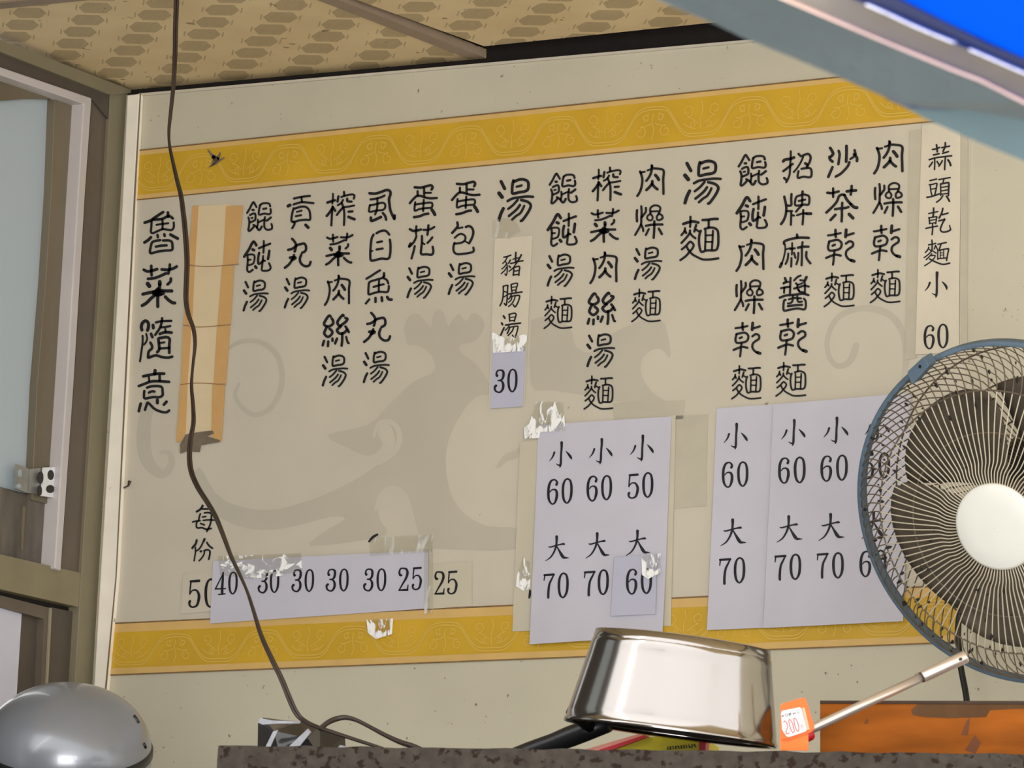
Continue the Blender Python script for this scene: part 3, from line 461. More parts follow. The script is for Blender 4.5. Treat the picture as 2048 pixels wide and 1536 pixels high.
b = MB(); polyL(b, [(46, 1012), (51, 1013), (46, 1100), (43, 1100)], -.018, .004); polyL(b, [(100, 990), (106, 990), (101, 1136), (96, 1134)], -.017, .008); struct('glazing_bar', b, M['sash'], w1)
b = MB(); b.add([Vector((XL-.20, -.42, 2.3)), Vector((XL-.20, 0, 2.3)), Vector((XL-.20, 0, 3.35)), Vector((XL-.20, -.42, 3.35))], [(0, 1, 2, 3)]); 
w2 = struct_empty('window_2', (XL, -.25, 2.4))
b = MB(); polyL(b, [(-80, 1170), (104, 1217), (88, 1536), (74, 1536), (88, 1238), (-80, 1190)], -.010, .02); struct('frame', b, M['brownframe'], w2)
b = MB(); polyL(b, [(101, 1216), (104, 1217), (88, 1536), (85, 1536)], -.007, .004); struct('frame_edge', b, mat('pale_frame_edge', (148, 138, 118), .5), w2)
b = MB(); polyL(b, [(40, 1216), (92, 1230), (78, 1536), (20, 1536)], -.022, .01); struct('sash_stile', b, M['darkframe'], w2)
b = MB(); polyL(b, [(-80, 1188), (44, 1220), (33, 1396), (26, 1536), (-80, 1536)], -.018, .006); struct('panel', b, M['whitepanel'], w2)
# perforated bracket behind the sash
bk = thing('slotted_bracket', Lp(70, 955, XL-.015), 'galvanised slotted angle bracket at the foot of the frosted window pane', 'bracket')
b = MB(); polyL(b, [(33, 928), (57, 937), (55, 986), (31, 977)], -.010, .003); polyL(b, [(60, 938), (110, 933), (108, 992), (56, 986)], -.011, .003); b.build('flange', M['galv'], bk)
b = MB(); polyL(b, [(88, 935), (111, 934), (108, 995), (84, 992)], -.006, .003); b.build('flange', M['galvlight'], bk)
b = MB()
for cx, cy, rx, ry in ((102, 950, 6, 10), (101, 978, 8, 8), (82, 955, 5, 12), (80, 981, 4, 10)):
    polyL(b, [(cx+rx*math.cos(t*math.pi/8), cy+ry*math.sin(t*math.pi/8)) for t in range(16)], -.005, .002)
b.build('slot', M['hole'], bk)
b = MB()
for cx, cy, rx, ry in ((41, 946, 3, 8), (38, 972, 4, 5)): polyL(b, [(cx+rx*math.cos(t*math.pi/8), cy+ry*math.sin(t*math.pi/8)) for t in range(16)], -.008, .002)
b.build('slot', M['pane'], bk)
tag(bk.children[-1], 'slot showing the pale pane behind')

# ================================================================== THE MENU BANNER
BL, BR_, BT, BB = -3.9372, Wp(1922, 1270).x, 3.2294, 2.4157
board = thing('menu_banner', ((BL+BR_)/2, -.002, (BT+BB)/2), 'long cream menu banner with gold scroll borders and columns of black dish names', 'menu')
YB = -.003
b = MB(); b.box((BL, YB, BB), (BR_, -.0002, BT)); b.build('sheet', M['board'], board)
def rect(mb, x0, x1, z0, z1, y): mb.box((x0, y, z0), (x1, y+.0004, z1))
def band(z0, z1, p0, p1):
    g = MB(); rect(g, BL, BR_, z0, z1, YB-.0006); o = g.build('border_band', M['gold'], board)
    e = MB(); rect(e, BL, BR_, z1-p1, z1-.0018, YB-.0010); rect(e, BL, BR_, z0+.0016, z0+p0, YB-.0010); e.build('pale_edge', M['palegold'], o)
    e = MB(); rect(e, BL, BR_, z1-.0022, z1, YB-.0012); rect(e, BL, BR_, z0, z0+.0018, YB-.0012); e.build('edge_line', M['brownline'], o); return o
P = (Wp(937, 260).x-Wp(580, 300).x)/2; X0 = Wp(580, 300).x
def scroll(parent, z0, z1):
    mb = MB(); H = z1-z0; zc = (z0+z1)/2; cnt = [0]
    def st(pts, w=.0017):
        v, f = stroke2d(pts, [w]*len(pts), per=5, cap=3); cnt[0] += 1; mb.add([(a, YB-.0015-(cnt[0] % 9)*.00002, c) for a, c in v], f)
    k = int((BL-X0)/P)-1
    while X0+k*P < BR_+P:
        cx = X0+k*P
        for off in (0, -.0042):
            pts = [(-.50, -.36), (-.38, -.35), (-.30, -.22), (-.24, .02), (-.17, .27), (-.08, .37), (.06, .37), (.15, .30), (.22, .05), (.29, -.20), (.37, -.34), (.50, -.36)]
            st([(cx+a*P, zc+c*H+off) for a, c in pts])
        def spiral(x, z, r, sx, sz, turns=2.1):
            n = 10; st([(x+sx*r*(1-i/n*.60)*math.cos(math.pi*.5+turns*math.pi*i/n), z+sz*r*(1-i/n*.60)*math.sin(math.pi*.5+turns*math.pi*i/n)) for i in range(n+1)], .0013)
        for s in (-1, 1):
            spiral(cx+s*.13*P, zc-.22*H, .15*H, s, 1); spiral(cx+s*.085*P, zc+.13*H, .09*H, s, -1); st([(cx+s*.02*P, zc-.02*H), (cx+s*.06*P, zc-.06*H), (cx+s*.13*P, zc-.10*H)], .0013); st([(cx+s*.05*P, zc+.22*H), (cx+s*.10*P, zc+.16*H), (cx+s*.09*P, zc+.06*H), (cx+s*.05*P, zc+.06*H)], .0013)
            dx = cx+P/2
            spiral(dx+s*.14*P, zc+.20*H, .15*H, s, -1); spiral(dx+s*.09*P, zc-.14*H, .08*H, s, 1); st([(dx+s*.03*P, zc-.12*H), (dx+s*.08*P, zc-.02*H), (dx+s*.14*P, zc+.06*H)], .0013); st([(dx+s*.05*P, zc-.24*H), (dx+s*.12*P, zc-.20*H), (dx+s*.18*P, zc-.08*H)], .0013)
        st([(cx-.01*P, zc-.40*H), (cx+.01*P, zc-.2*H), (cx-.01*P, zc+.02*H), (cx, zc+.2*H)], .0014)
        st([(cx+P/2, zc+.42*H), (cx+P/2+.012*P, zc+.2*H), (cx+P/2-.01*P, zc), (cx+P/2, zc-.26*H)], .0014)
        k += 1
    # clip to the banner
    mb.v = [Vector((min(max(v.x, BL+.0005), BR_-.0005), v.y, v.z)) for v in mb.v]
    return mb.build('scroll_print', M['scroll'], parent)
o = band(3.1492, BT, .0085, .0092); scroll(o, 3.158, 3.220)
o = band(BB, 2.4958, .0110, .0150); scroll(o, 2.427, 2.481)
# faint printed motif
YM = YB-.0003
class _Each:
    def __init__(self, m): self.m = m
    def add(self, v, f):
        q = MB(); q.add(v, f); q.build('swirl_motif', self.m, board)
b = _Each(M['motif'])
def fpoly(mb, px, y): mb.add([Wp(a, c, y) for a, c in smoothline([tuple(map(float, q)) for q in px]+[tuple(map(float, px[0]))], 3)[:-1]], [tuple(range(3*len(px)))])
fpoly(b, [(808,655),(818,632),(838,628),(852,645),(862,655),(866,632),(876,618),(888,628),(896,652),(905,640),(918,628),(932,642),(945,626),(962,634),(968,655),(950,682),(920,690),(922,705),(945,722),(965,745),(985,785),(950,795),(915,840),(895,890),(892,940),(903,990),(930,1028),(975,1052),(1040,1058),(1040,1098),(880,1098),(845,1090),(836,1075),(826,1030),(812,1000),(790,982),(770,985),(757,1005),(760,1040),(775,1065),(740,1078),(620,1092),(650,1062),(690,1038),(660,1034),(590,1052),(530,1060),(470,1050),(415,1015),(388,960),(400,935),(430,985),(470,1010),(540,1020),(620,1000),(700,965),(760,925),(790,890),(780,850),(762,850),(756,868),(765,890),(740,912),(700,898),(655,870),(735,850),(775,812),(825,765),(868,742),(862,710),(835,690),(815,690)], YM)
fpoly(b, [(1062,640),(1100,632),(1140,655),(1150,690),(1180,705),(1205,680),(1260,650),(1320,638),(1338,680),(1340,716),(1322,698),(1300,702),(1283,722),(1284,752),(1305,785),(1330,805),(1250,805),(1180,792),(1100,780),(1062,770)], YM)
fpoly(b, [(990,938),(1005,912),(1030,900),(1038,895),(1036,915),(1015,922),(1000,935)], YM)
def pstroke(mb, pts, w, y, per=6):
    v, f = stroke2d(pts, w if isinstance(w, list) else [w]*len(pts), per); mb.add([Wp(a, c, y) for a, c in v], f)
pstroke(b, [(478,768),(470,790),(482,812),(510,830),(545,812),(564,765),(555,712),(520,684),(480,684),(445,705)], [6,8,9,10,11,11,11,10,9,6], YM)
pstroke(b, [(1712,692),(1700,722),(1676,732),(1658,712),(1656,672),(1680,632),(1730,616),(1780,630),(1808,672),(1812,730),(1803,770)], [14,13,11,10,10,11,13,14,14,12,8], YM)
pstroke(b, [(305,790),(290,840),(288,895),(300,930),(325,948),(343,928),(338,906),(322,905)], [18,26,28,24,18,14,11,8], YM)
b = _Each(M['board']); YM -= .0002
pstroke(b, [(748,872),(756,850),(775,842),(794,855),(799,880),(786,906),(758,926)], [6,8,9,10,11,11,8], YM)
pstroke(b, [(752,1018),(762,990),(782,977),(804,986),(816,1014),(824,1050),(828,1074)], [6,9,11,13,14,16,20], YM)
# damaged spot on the top band
b = MB(); YT = YB-.0022
for pts, w in (([(416,300),(422,308),(428,316),(432,324)], [3,5,8,4]), ([(440,306),(436,316),(430,322),(424,330)], [3,6,9,4]), ([(448,316),(440,320),(432,326),(418,334)], [3,4,5,2]), ([(428,314),(434,318)], [9,9])): pstroke(b, pts, w, YT)
b.build('torn_spot', M['greyglue'], board)
# the printed dish columns: None = where the sample stands
YI = YB-.0012
COLS = [
 [('魯',),('菜',),('隨',),('意',)],
 [('餛',),('飩',),('湯',(511.5,591.5),65)],
 [('貢',),('丸',),('湯',(594,585.5),65)],
 [('榨',),('菜',(678.5,499),68),('肉',),('絲',),('湯',(670,741.5),65)],
 [('虱',),('目',),('魚',),('丸',(754,655),63),('湯',(752.5,734.5),66)],
 [('蛋',),('花',),('湯',(840,564.5),66)],
 [('蛋',(931.5,396),70),('包',),('湯',(923,557.5),67)],
 [('湯',)],
 [('餛',(1126.5,377),64),('飩',(1124,459.5),69),('湯',(1121,540.5),67),('麵',(1116,625),67)],
 [('榨',(1213.5,368),70),('菜',(1209.5,451),70),('肉',(1207,535.5),66),('絲',(1202.5,617),68),('湯',(1201.5,701),69),('麵',(1197,785.5),69)],
 [('肉',(1301,361),66),('燥',),('湯',(1296,527),68),('麵',(1292,611),68)],
 [('湯',(1405,364.5),91),('麵',)],
 [('餛',(1506,340.5),66),('飩',(1503,426),70),('肉',(1500,510.5),67),('燥',(1497.5,593.5),70),('乾',(1494,679),72),('麵',(1492.5,765),69)],
 [('招',),('牌',),('麻',),('醬',),('乾',),('麵',(1581.5,759),70)],
 [('沙',),('茶',),('乾',(1680.5,494),75),('麵',(1678,580),70)],
 [('肉',(1776.5,314.5),69),('燥',(1775,399),70),('乾',(1772,485.5),74),('麵',(1770,572.5),69)],
 [('每',),('份',)],
]
def lettering(name, items, y, parent, m=None, bulge=None):
    mb = MB(); out = []
    def flush(nm):
        nonlocal mb
        if mb.v: out.append(mb.build(nm, m or M['ink'], parent))
        mb = MB()
    run = ''
    for it in items:
        ch = it[0]; dig = ch.isdigit()
        if name == 'price_lettering' and (not dig or len(run) == 2): flush('price_number'); run = ''
        if len(it) == 1: put(mb, ch, y, bulge=bulge)
        else: put(mb, ch, y, it[1], it[2], bulge)
        if dig: run += ch
        elif name == 'price_lettering': flush('size_word')
    flush('price_number' if name == 'price_lettering' else name); return out
for c in COLS: lettering('dish_name', c, YI, board)
b = MB(); pstroke(b, [(738,1083),(746,1074),(755,1069)], [4,5,4], YI); b.build('dish_name', M['ink'], board)

# ================================================================== PAPERS STUCK ON THE BANNER
def paper(name, px, y, label, cat, m, amp=.0008, group=None, seed=0, lift=0.0, part='sheet'):
    """a thin sheet held at four photo corners TL, TR, BR, BL; slightly wavy, its lower edge lifted a little"""
    c = [Wp(a, d, y) for a, d in px]; rnd = random.Random(seed); ph = [rnd.uniform(0, 6) for _ in range(4)]
    ztop = max(q.z for q in c); zbot = min(q.z for q in c)
    def bulge(x, z):
        f = .5+.5*math.sin(x*46+ph[0]+math.sin(z*19+ph[1]))*math.sin(z*27+ph[2]+math.sin(x*23+ph[3])); t = max(0, min(1, (ztop-z)/(ztop-zbot)))
        return amp*f+lift*t*t
    t = thing(name, sum(c, Vector())/4, label, cat, group)
    g = MB(); lo = c[0]+(c[2]-c[0])*.5
    w = (c[1]-c[0]).length; h = (c[3]-c[0]).length; nu = max(3, int(w/.012)); nv = max(3, int(h/.012))
    def fn(u, v):
        q = (c[0]*(1-u)+c[1]*u)*(1-v)+(c[3]*(1-u)+c[2]*u)*v; q.y = y-bulge(q.x, q.z); return q
    g.grid(fn, nu, nv); o = g.build(part, m, t); s = o.modifiers.new('thickness', 'SOLIDIFY'); s.thickness = .0003; s.offset = 0; s.use_rim = False
    return t, bulge
bk_, _ = paper('backing_paper', [(1040,885),(1352,830),(1342,1252),(1025,1263)], -.0050, 'older cream paper sheet showing at the edges behind the six-price middle sheet', 'paper', M['creampaper'], .0010, seed=3)
b = MB(); pstroke(b, [(1060,1181),(1059.5,1190),(1058,1196)], [4,5,3], -.0064); b.build('price_number', M['ink'], bk_)
t, bu = paper('price_sheet', [(1077,850),(1343,833),(1329,1273),(1063,1290)], -.0068, 'white sheet of small and large prices under the three soup noodle columns', 'price list', M['paper'], .0010, 'price sheets', 1, .006)
Y = -.0076
lettering('price_lettering', [('小',(1121.5,909),53),('小',(1202,902.5),53),('小',(1284,896),54),('6',(1106,984),52),('0',(1135,982),52),('6',(1185,977.5),52),('0',(1214,975.5),51),('5',(1267,972.5),51),('0',(1296,970),52),
 ('大',(1116.5,1097),52),('大',(1197,1091),53),('大',(1278,1086),53),('7',(1100.5,1173),51),('0',(1129,1171.5),52),('7',(1181.5,1168),52),('0',(1209,1165),52)], Y, t, bulge=bu)
t2, bu2 = paper('price_slip', [(1229,1115),(1314,1108),(1311,1228),(1222,1232)], -.0150, 'small bluish slip reading 60 taped over the lower right of the middle price sheet', 'price slip', M['paperblue'], .0006, 'price slips', 5)
lettering('price_lettering', [('6',(1263.5,1163.5),52),('0',(1293,1162),52)], -.0157, t2, bulge=bu2)
t, bu = paper('price_sheet', [(1434,817),(1556,808),(1534,1256),(1416,1261)], -.0050, 'narrow white price sheet with a single column of prices left of the fan', 'price list', M['paper'], .0008, 'price sheets', 2, .003)
lettering('price_lettering', [('小',),('6',),('0',),('大',),('7',),('0',(1480.5,1141),53)], -.0057, t, bulge=bu)
t, bu = paper('price_sheet', [(1547,809),(1822,786),(1808,1243),(1529,1257)], -.0082, 'wide white price sheet with three price columns partly covered by the fan', 'price list', M['paper'], .0010, 'price sheets', 8, .003)
lettering('price_lettering', [('小',(1587,865),54),('小',(1672,860.5),55),('小',(1755,855),55),('6',(1568.5,941.5),53),('0',(1600,940),54),('6',(1653,937.5),53),('0',(1684.5,935.5),53),('5',(1737,933),52),('0',(1769,931),53),
 ('大',(1580,1058),55),('大',(1664,1054),56),('大',(1750,1050),56),('7',(1562,1136),52),('0',(1592,1134),53),('7',(1646.5,1132),52),('0',(1677,1131),53),('6',(1732,1128.5),53),('0',(1762.5,1126),53)], -.0089, t, bulge=bu)
t, bu = paper('price_slip', [(366,1148),(432,1142),(428,1222),(362,1228)], -.0042, 'cream slip reading 50, half covered by the white strip of soup prices', 'price slip', M['board'], .0003, 'price slips', 11)
lettering('price_lettering', [('5',(389,1187.5),57),('0',(421,1186),59)], -.0048, t, bulge=bu)
t, bu = paper('price_slip', [(856,1131),(944,1122),(944,1212),(856,1218)], -.0042, 'cream slip reading 25 at the right end of the soup price row', 'price slip', M['creampaper'], .0004, 'price slips', 12)
lettering('price_lettering', [('2',),('5',(905,1165),48)], -.0048, t, bulge=bu)
t, bu = paper('price_strip', [(427,1122),(857,1101),(856,1217),(420,1247)], -.0062, 'long white strip of soup prices from 40 to 25 crossed by the hanging cable', 'price slip', M['paper'], .0007, 'price slips', 13)
lettering('price_lettering', [('4',),('0',(466,1166),46),('3',(526,1164),46),('0',(549.5,1163),46),('3',(593.5,1161.5),46),('0',(619,1161),46),('3',(662,1160.5),46),('0',(688,1160),46),('3',(737,1160),46),('0',(763,1159.5),46),('2',(807,1158.5),47),('5',(834,1157),47)], -.0069, t, bulge=bu)
t, bu = paper('dish_slip', [(990,478),(1065,471),(1049,812),(977,818)], -.0045, 'narrow cream slip naming the pig intestine soup between the soup and noodle columns', 'menu slip', M['creampaper2'], .0006, 'dish slips', 21)
lettering('dish_lettering', [('豬',),('腸',),('湯k',)], -.0052, t, bulge=bu)
t, bu = paper('price_slip', [(984,700),(1052,695),(1046,813),(981,817)], -.0062, 'bluish white slip reading 30 at the foot of the narrow cream dish slip', 'price slip', M['paperblue'], .0006, 'price slips', 22)
lettering('price_lettering', [('3',),('0',(1025,761),48)], -.0069, t, bulge=bu)
t, bu = paper('dish_slip', [(1844,250),(1922,243),(1918,705),(1831,709)], -.0050, 'tall pale slip naming garlic dry noodles with price 60, rightmost on the banner', 'menu slip', M['creampaper2'], .0008, 'dish slips', 23)
lettering('dish_lettering', [('蒜',),('頭',),('乾k',),('麵k',),('小k',)], -.0058, t, bulge=bu)
lettering('price_lettering', [('6',(1858.5,674.5),49),('0',(1886,672),50)], -.0058, t, bulge=bu)
# masking-taped strip that hides one dish column
t = thing('covering_strip', Wp(420, 640, -.004), 'cream paper strip edged with tan masking tape covering a dish column behind the cable', 'paper strip')
b = MB(); polyW(b, [(392,412),(460,408),(450,530),(432,768),(428,866),(364,872),(370,768),(386,530)], -.0046, .0012); b.build('paper', M['stripcream'], t)
for (lt, rt, yt, lb, rb, yb, dy) in (((385,397),(452,486),412,(375,390),(446,475),530,.0), ((377,389),(444,468),532,(366,384),(435,461),650,.0004), ((366,383),(434,460),652,(361,375),(427,452),768,.0), ((360,375),(425,450),769,(352,370),(422,443),884,.0004)):
    for a, c in ((lt, lb), (rt, rb)):
        b = MB(); polyW(b, [(a[0], yt), (a[1], yt-1), (c[1], yb-1), (c[0], yb)], -.0054-dy, .0006); b.build('masking_tape', M['kraft'], t)
b = MB(); polyW(b, [(360,889),(371,869),(398,864),(425,861),(428,867),(412,872),(440,880),(438,884),(402,890),(399,904),(375,902),(360,907)], -.0066, .0006); b.build('torn_end', M['greyglue'], t)
for q in ([(372,530),(420,533),(477,528)], [(366,650),(400,654),(461,649)], [(361,769),(400,766),(452,770)]): b = MB(); pstroke(b, q, 1.6, -.0062); b.build('fold_line', M['foldline'], t)
# clear tape
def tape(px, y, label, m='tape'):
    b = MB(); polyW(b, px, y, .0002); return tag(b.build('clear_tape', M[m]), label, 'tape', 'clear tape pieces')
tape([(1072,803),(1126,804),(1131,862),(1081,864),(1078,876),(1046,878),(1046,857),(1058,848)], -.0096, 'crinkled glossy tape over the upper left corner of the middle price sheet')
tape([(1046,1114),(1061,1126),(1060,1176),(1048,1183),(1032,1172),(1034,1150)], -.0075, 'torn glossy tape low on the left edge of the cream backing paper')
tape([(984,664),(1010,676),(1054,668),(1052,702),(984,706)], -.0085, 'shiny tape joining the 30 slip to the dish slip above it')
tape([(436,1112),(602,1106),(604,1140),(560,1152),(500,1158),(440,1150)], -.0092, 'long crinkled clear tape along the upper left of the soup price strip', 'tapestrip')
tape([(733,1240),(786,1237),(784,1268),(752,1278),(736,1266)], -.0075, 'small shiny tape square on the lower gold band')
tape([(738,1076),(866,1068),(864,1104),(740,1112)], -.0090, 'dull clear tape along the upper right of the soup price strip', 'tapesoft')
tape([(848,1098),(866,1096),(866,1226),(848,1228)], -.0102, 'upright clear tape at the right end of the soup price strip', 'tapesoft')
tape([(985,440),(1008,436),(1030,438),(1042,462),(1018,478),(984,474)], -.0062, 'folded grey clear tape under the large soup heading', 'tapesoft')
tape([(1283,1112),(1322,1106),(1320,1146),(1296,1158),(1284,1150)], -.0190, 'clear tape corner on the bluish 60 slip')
def otape(px, y, label):
    b = MB(); polyW(b, px, y, .0003); return tag(b.build('yellowed_tape', M['tapetrace']), label, 'tape', 'yellowed tape strips')
otape([(1819,262),(1843,258),(1833,716),(1810,720)], -.0042, 'grey yellowed tape strip along the left of the garlic noodle slip')
otape([(1922,252),(1936,258),(1934,700),(1919,706)], -.0056, 'grey yellowed tape strip along the right of the garlic noodle slip')
otape([(1345,832),(1416,828),(1412,1012),(1340,1018)], -.0040, 'wide yellowed tape patch between the middle and narrow price sheets')
otape([(1225,806),(1370,800),(1366,838),(1228,846)], -.0040, 'yellowed tape patch above the middle price sheet')
# bent nail left of the banner
b = MB(); b.tube([Wp(243, 978, 0), Wp(251, 974, -.006), Wp(257, 971, -.012), Wp(259, 963, -.016)], [.0012, .0012, .0014, .0028], 6)
tag(b.build('bent_nail', M['cable']), 'small bent rusty nail in the wall beside the ivory trim', 'nail')
# ================================================================== THE IRON SHELF AND WHAT STANDS ON IT
SA = Dp(440, 1491, 5.30); SB = hit(2048, 1508, 2, SA.z)
EX = (SB-SA).normalized(); EY = Vector((-EX.y, EX.x, 0))
if EY.y < 0: EY = -EY
ZS = SA.z
def Sp(px, py, back=0.0): return hitplane(px, py, SA+EY*back, EY)
def sh(x, y, z): return SA+EX*x+EY*y+Vector((0, 0, z))
SL = (SB-SA).length
sf = thing('iron_shelf', sh(SL/2, .2, -ZS), 'dark rusty iron shelf edge running along the bottom right of the view', 'shelf')
b = MB()
n = 60; prof = []
for i in range(n+1):
    x = -.002+(SL+.35)*i/n; e = .0012*math.sin(i*1.7)+.0008*math.sin(i*4.1)
    prof.append((x, e))
vs = []; fs = []
for x, e in prof: vs += [sh(x, 0, e*.6), sh(x, -.002+e*.3, -.018), sh(x, e*.4, -.07), sh(x, .006, -.07), sh(x, .006, -.006), sh(x, .40, -.006), sh(x, .40, 0)]
for i in range(n): fs += [(i*7+k, i*7+(k+1) % 7, (i+1)*7+(k+1) % 7, (i+1)*7+k) for k in range(7)]
fs += [tuple(range(6, -1, -1)), tuple(range(n*7, n*7+7))]
b.add(vs, fs); b.build('shelf_board', M['shelf'], sf, normals=True)
for x in (.02, SL+.2):
    for y in (.02, .36):
        b = MB(); b.hexa([sh(x+a, y+c, z) for z in (-ZS, -.006) for a, c in ((0, 0), (.03, 0), (.03, .03), (0, .03))]); b.build('leg', M['shelf'], sf)
# upturned saucepan
S1 = 9255/5.18
cxy = (1341, 1468); PC = Sp(1341, 1468, .155); dep = (PC-CAM).dot(cf); k = dep/F
ang = math.atan2(57, 425)
vdir = (PC-CAM).normalized()
imx = (cr*math.cos(ang)+cdn*math.sin(ang)).normalized(); axu = (cr*math.sin(ang)-cdn*math.cos(ang)).normalized()
imx = (imx-vdir*imx.dot(vdir)).normalized(); axu = (axu-vdir*axu.dot(vdir)).normalized()
fwd = imx.cross(axu).normalized()
axu2 = (axu*math.cos(math.radians(2.0))+(-vdir)*math.sin(math.radians(-2.0))).normalized(); yv = axu2.cross(imx).normalized()
R0 = 213*k; H0 = 193*k; R1 = R0-H0*math.tan(math.radians(8.6))
PM = Matrix(((imx.x, yv.x, axu2.x, PC.x), (imx.y, yv.y, axu2.y, PC.y), (imx.z, yv.z, axu2.z, PC.z), (0, 0, 0, 1)))
pan = thing('saucepan', PC, 'polished steel saucepan lying upside down on the iron shelf', 'saucepan')
b = MB(); c = .022
prof = [(R0-.0035, .004), (R0-.0035, .0005), (R0+.001, -.001), (R0+.0022, .0015), (R0+.001, .004), (R0-.0005, .006)]
for i in range(1, 10): t = i/10; prof.append((R0+(R1-R0)*t, .006+(H0-c-.006)*t))
for i in range(9): a = math.pi/2*i/8; prof.append((R1-c+c*math.cos(a), H0-c+c*math.sin(a)))
prof += [(R1*.75, H0+.0004), (R1*.70, H0-.0008), (R1*.3, H0-.001), (.0005, H0-.001)]
b.lathe(prof, 96, PM); b.build('pan_body', M['steel'], pan)
b = MB(); pr2 = [(R0-.0035, .004)]+[(R0-.004+(R1-R0)*t/10, .006+(H0-.008)*t/10) for t in range(11)]+[(.0005, H0-.003)]
b.lathe(pr2, 64, PM); b.build('pan_inside', M['steel'], pan)
hb = Sp(1185, 1456, .20); he = Sp(1030, 1515, .22); hd = (he-hb).normalized()
b = MB(); w_ = [21*k, 22*k, 22*k, 20*k, 21*k, 20*k, 10*k]; b.tube([hb-hd*.02]+[hb+(he-hb)*t for t in (.1, .3, .5, .8, 1.1, 1.16)], w_, 14); b.build('handle', M['black'], pan)
b = MB(); b.tube([PC-imx*(R0-.008)+Vector((0, 0, .01)), hb+(he-hb)*.0], .008, 8); b.build('handle_socket', M['blackrubber'], pan)
# yellow carton under the pan
yb = thing('flat_carton', Sp(1300, 1490, .27), 'flat yellow carton with red and pink edges lying under the saucepan', 'carton')
o_ = Vector((0, .02, 0))
def slabS(mb, px, back, thick): mb.prism([Sp(a, c_, back) for a, c_ in px], EY*thick)
b = MB(); slabS(b, [(1215,1502),(1292,1474),(1400,1470),(1398,1506),(1215,1510)], .285, .12); b.build('carton_face', M['yellowbox'], yb)
b = MB(); slabS(b, [(1160,1502),(1280,1467),(1294,1469),(1296,1474),(1195,1503)], .280, .12); b.build('carton_edge', M['pink'], yb)
b = MB(); slabS(b, [(1185,1504),(1288,1470),(1296,1473),(1210,1505)], .2785, .01); b.build('carton_edge', M['red'], yb); b = MB(); slabS(b, [(1398,1478),(1412,1482),(1410,1506),(1398,1506)], .28, .02); b.build('carton_edge', M['red'], yb)
b = MB()
rnd = random.Random(5)
for i in range(11):
    x = 1335+i*5.4; yy = 1497-i*.5
    for j in range(2):
        a = rnd.uniform(-1.5, 1.5); v, f = stroke2d([(x+a, yy-3.5), (x-a+rnd.uniform(0, 2), yy+2.5)], [1.7, 1.5], 3, 3); b.add([Sp(p, q, .2842) for p, q in v], f)
    v, f = stroke2d([(x-1.5, yy+rnd.uniform(-3, 2)), (x+2, yy+rnd.uniform(-3, 2))], [1.4, 1.4], 3, 3); b.add([Sp(p, q, .2842) for p, q in v], f)
b.build('small_print', M['ink'], yb)
# wooden crate board at the right
wb = thing('wooden_board', sh(SL*.85, .24, 0), 'orange brown wooden board standing on the iron shelf under the fan', 'board')
b = MB(); b.prism([Sp(1640, 1403, .235), Sp(2140, 1404, .235), Sp(2140, 1535, .235), Sp(1640, 1530, .235)], EY*.022); b.build('board_panel', M['wood'], wb, bevel=.001)
b = MB(); b.prism([Sp(1640, 1401, .233), Sp(2140, 1402, .233), Sp(2140, 1408, .233), Sp(1640, 1407, .233)], EY*.026); b.build('top_edge', M['woodedge'], wb)
b = MB(); polys = [[(1836,1408),(1900,1407),(2048,1408),(2140,1408),(2140,1416),(2040,1417),(1980,1420),(1972,1434),(1900,1436),(1850,1434),(1826,1430),(1822,1420)]]
for q in polys: b.prism([Sp(a, c_, .2345) for a, c_ in q], EY*.0004)
b.build('worn_patch', M['wornwood'], wb)
for q in ([(1922,1470),(1934,1440),(1940,1436),(1936,1470)], [(1930,1500),(1950,1470),(1962,1486),(1950,1507)], [(1728,1448),(1734,1436),(1737,1446)]): b = MB(); b.prism([Sp(a, c_, .2346) for a, c_ in q], EY*.0004); b.build('dark_stain', M['woodstain'], wb)
# chrome tube leaning across
T0 = Sp(1612, 1463, .13); T1 = Sp(1932, 1313, .20)
def tp(t): return T0+(T1-T0)*t
tb = thing('metal_tube', T0, 'slim chrome tube leaning from the price tag up across the fan rim', 'tube')
kk = 5.3/F
b = MB(); b.tube([tp(0), tp(.02), tp(.3), tp(.72)], 9.5*kk, 20); b.build('lower_tube', M['tube'], tb)
b = MB(); b.tube([tp(.725), tp(.73), tp(.99), tp(1.0)], [11*kk, 12*kk, 13*kk, 12*kk], 20); b.build('upper_tube', M['tube'], tb)
b = MB(); b.tube([tp(.716), tp(.728)], 10.8*kk, 20); b.build('joint_ring', M['woodedge'], tb)
td = (T1-T0).normalized(); tn = (-vdir-td*(-vdir).dot(td)).normalized(); ts = td.cross(tn)
q = tp(.955)+tn*12.6*kk
b = MB(); b.prism([q+td*4*kk*math.cos(a*math.pi/6)+ts*3*kk*math.sin(a*math.pi/6) for a in range(12)], tn*.0006); b.build('hole', M['hole'], tb)
b = MB(); b.tube([tp(-.035), tp(-.02), tp(.03), tp(.045)], [8*kk, 12*kk, 12*kk, 8*kk], 16); b.v = [v+Vector((0, 0, -.006)) for v in b.v]; b.build('end_cap', M['red'], tb)
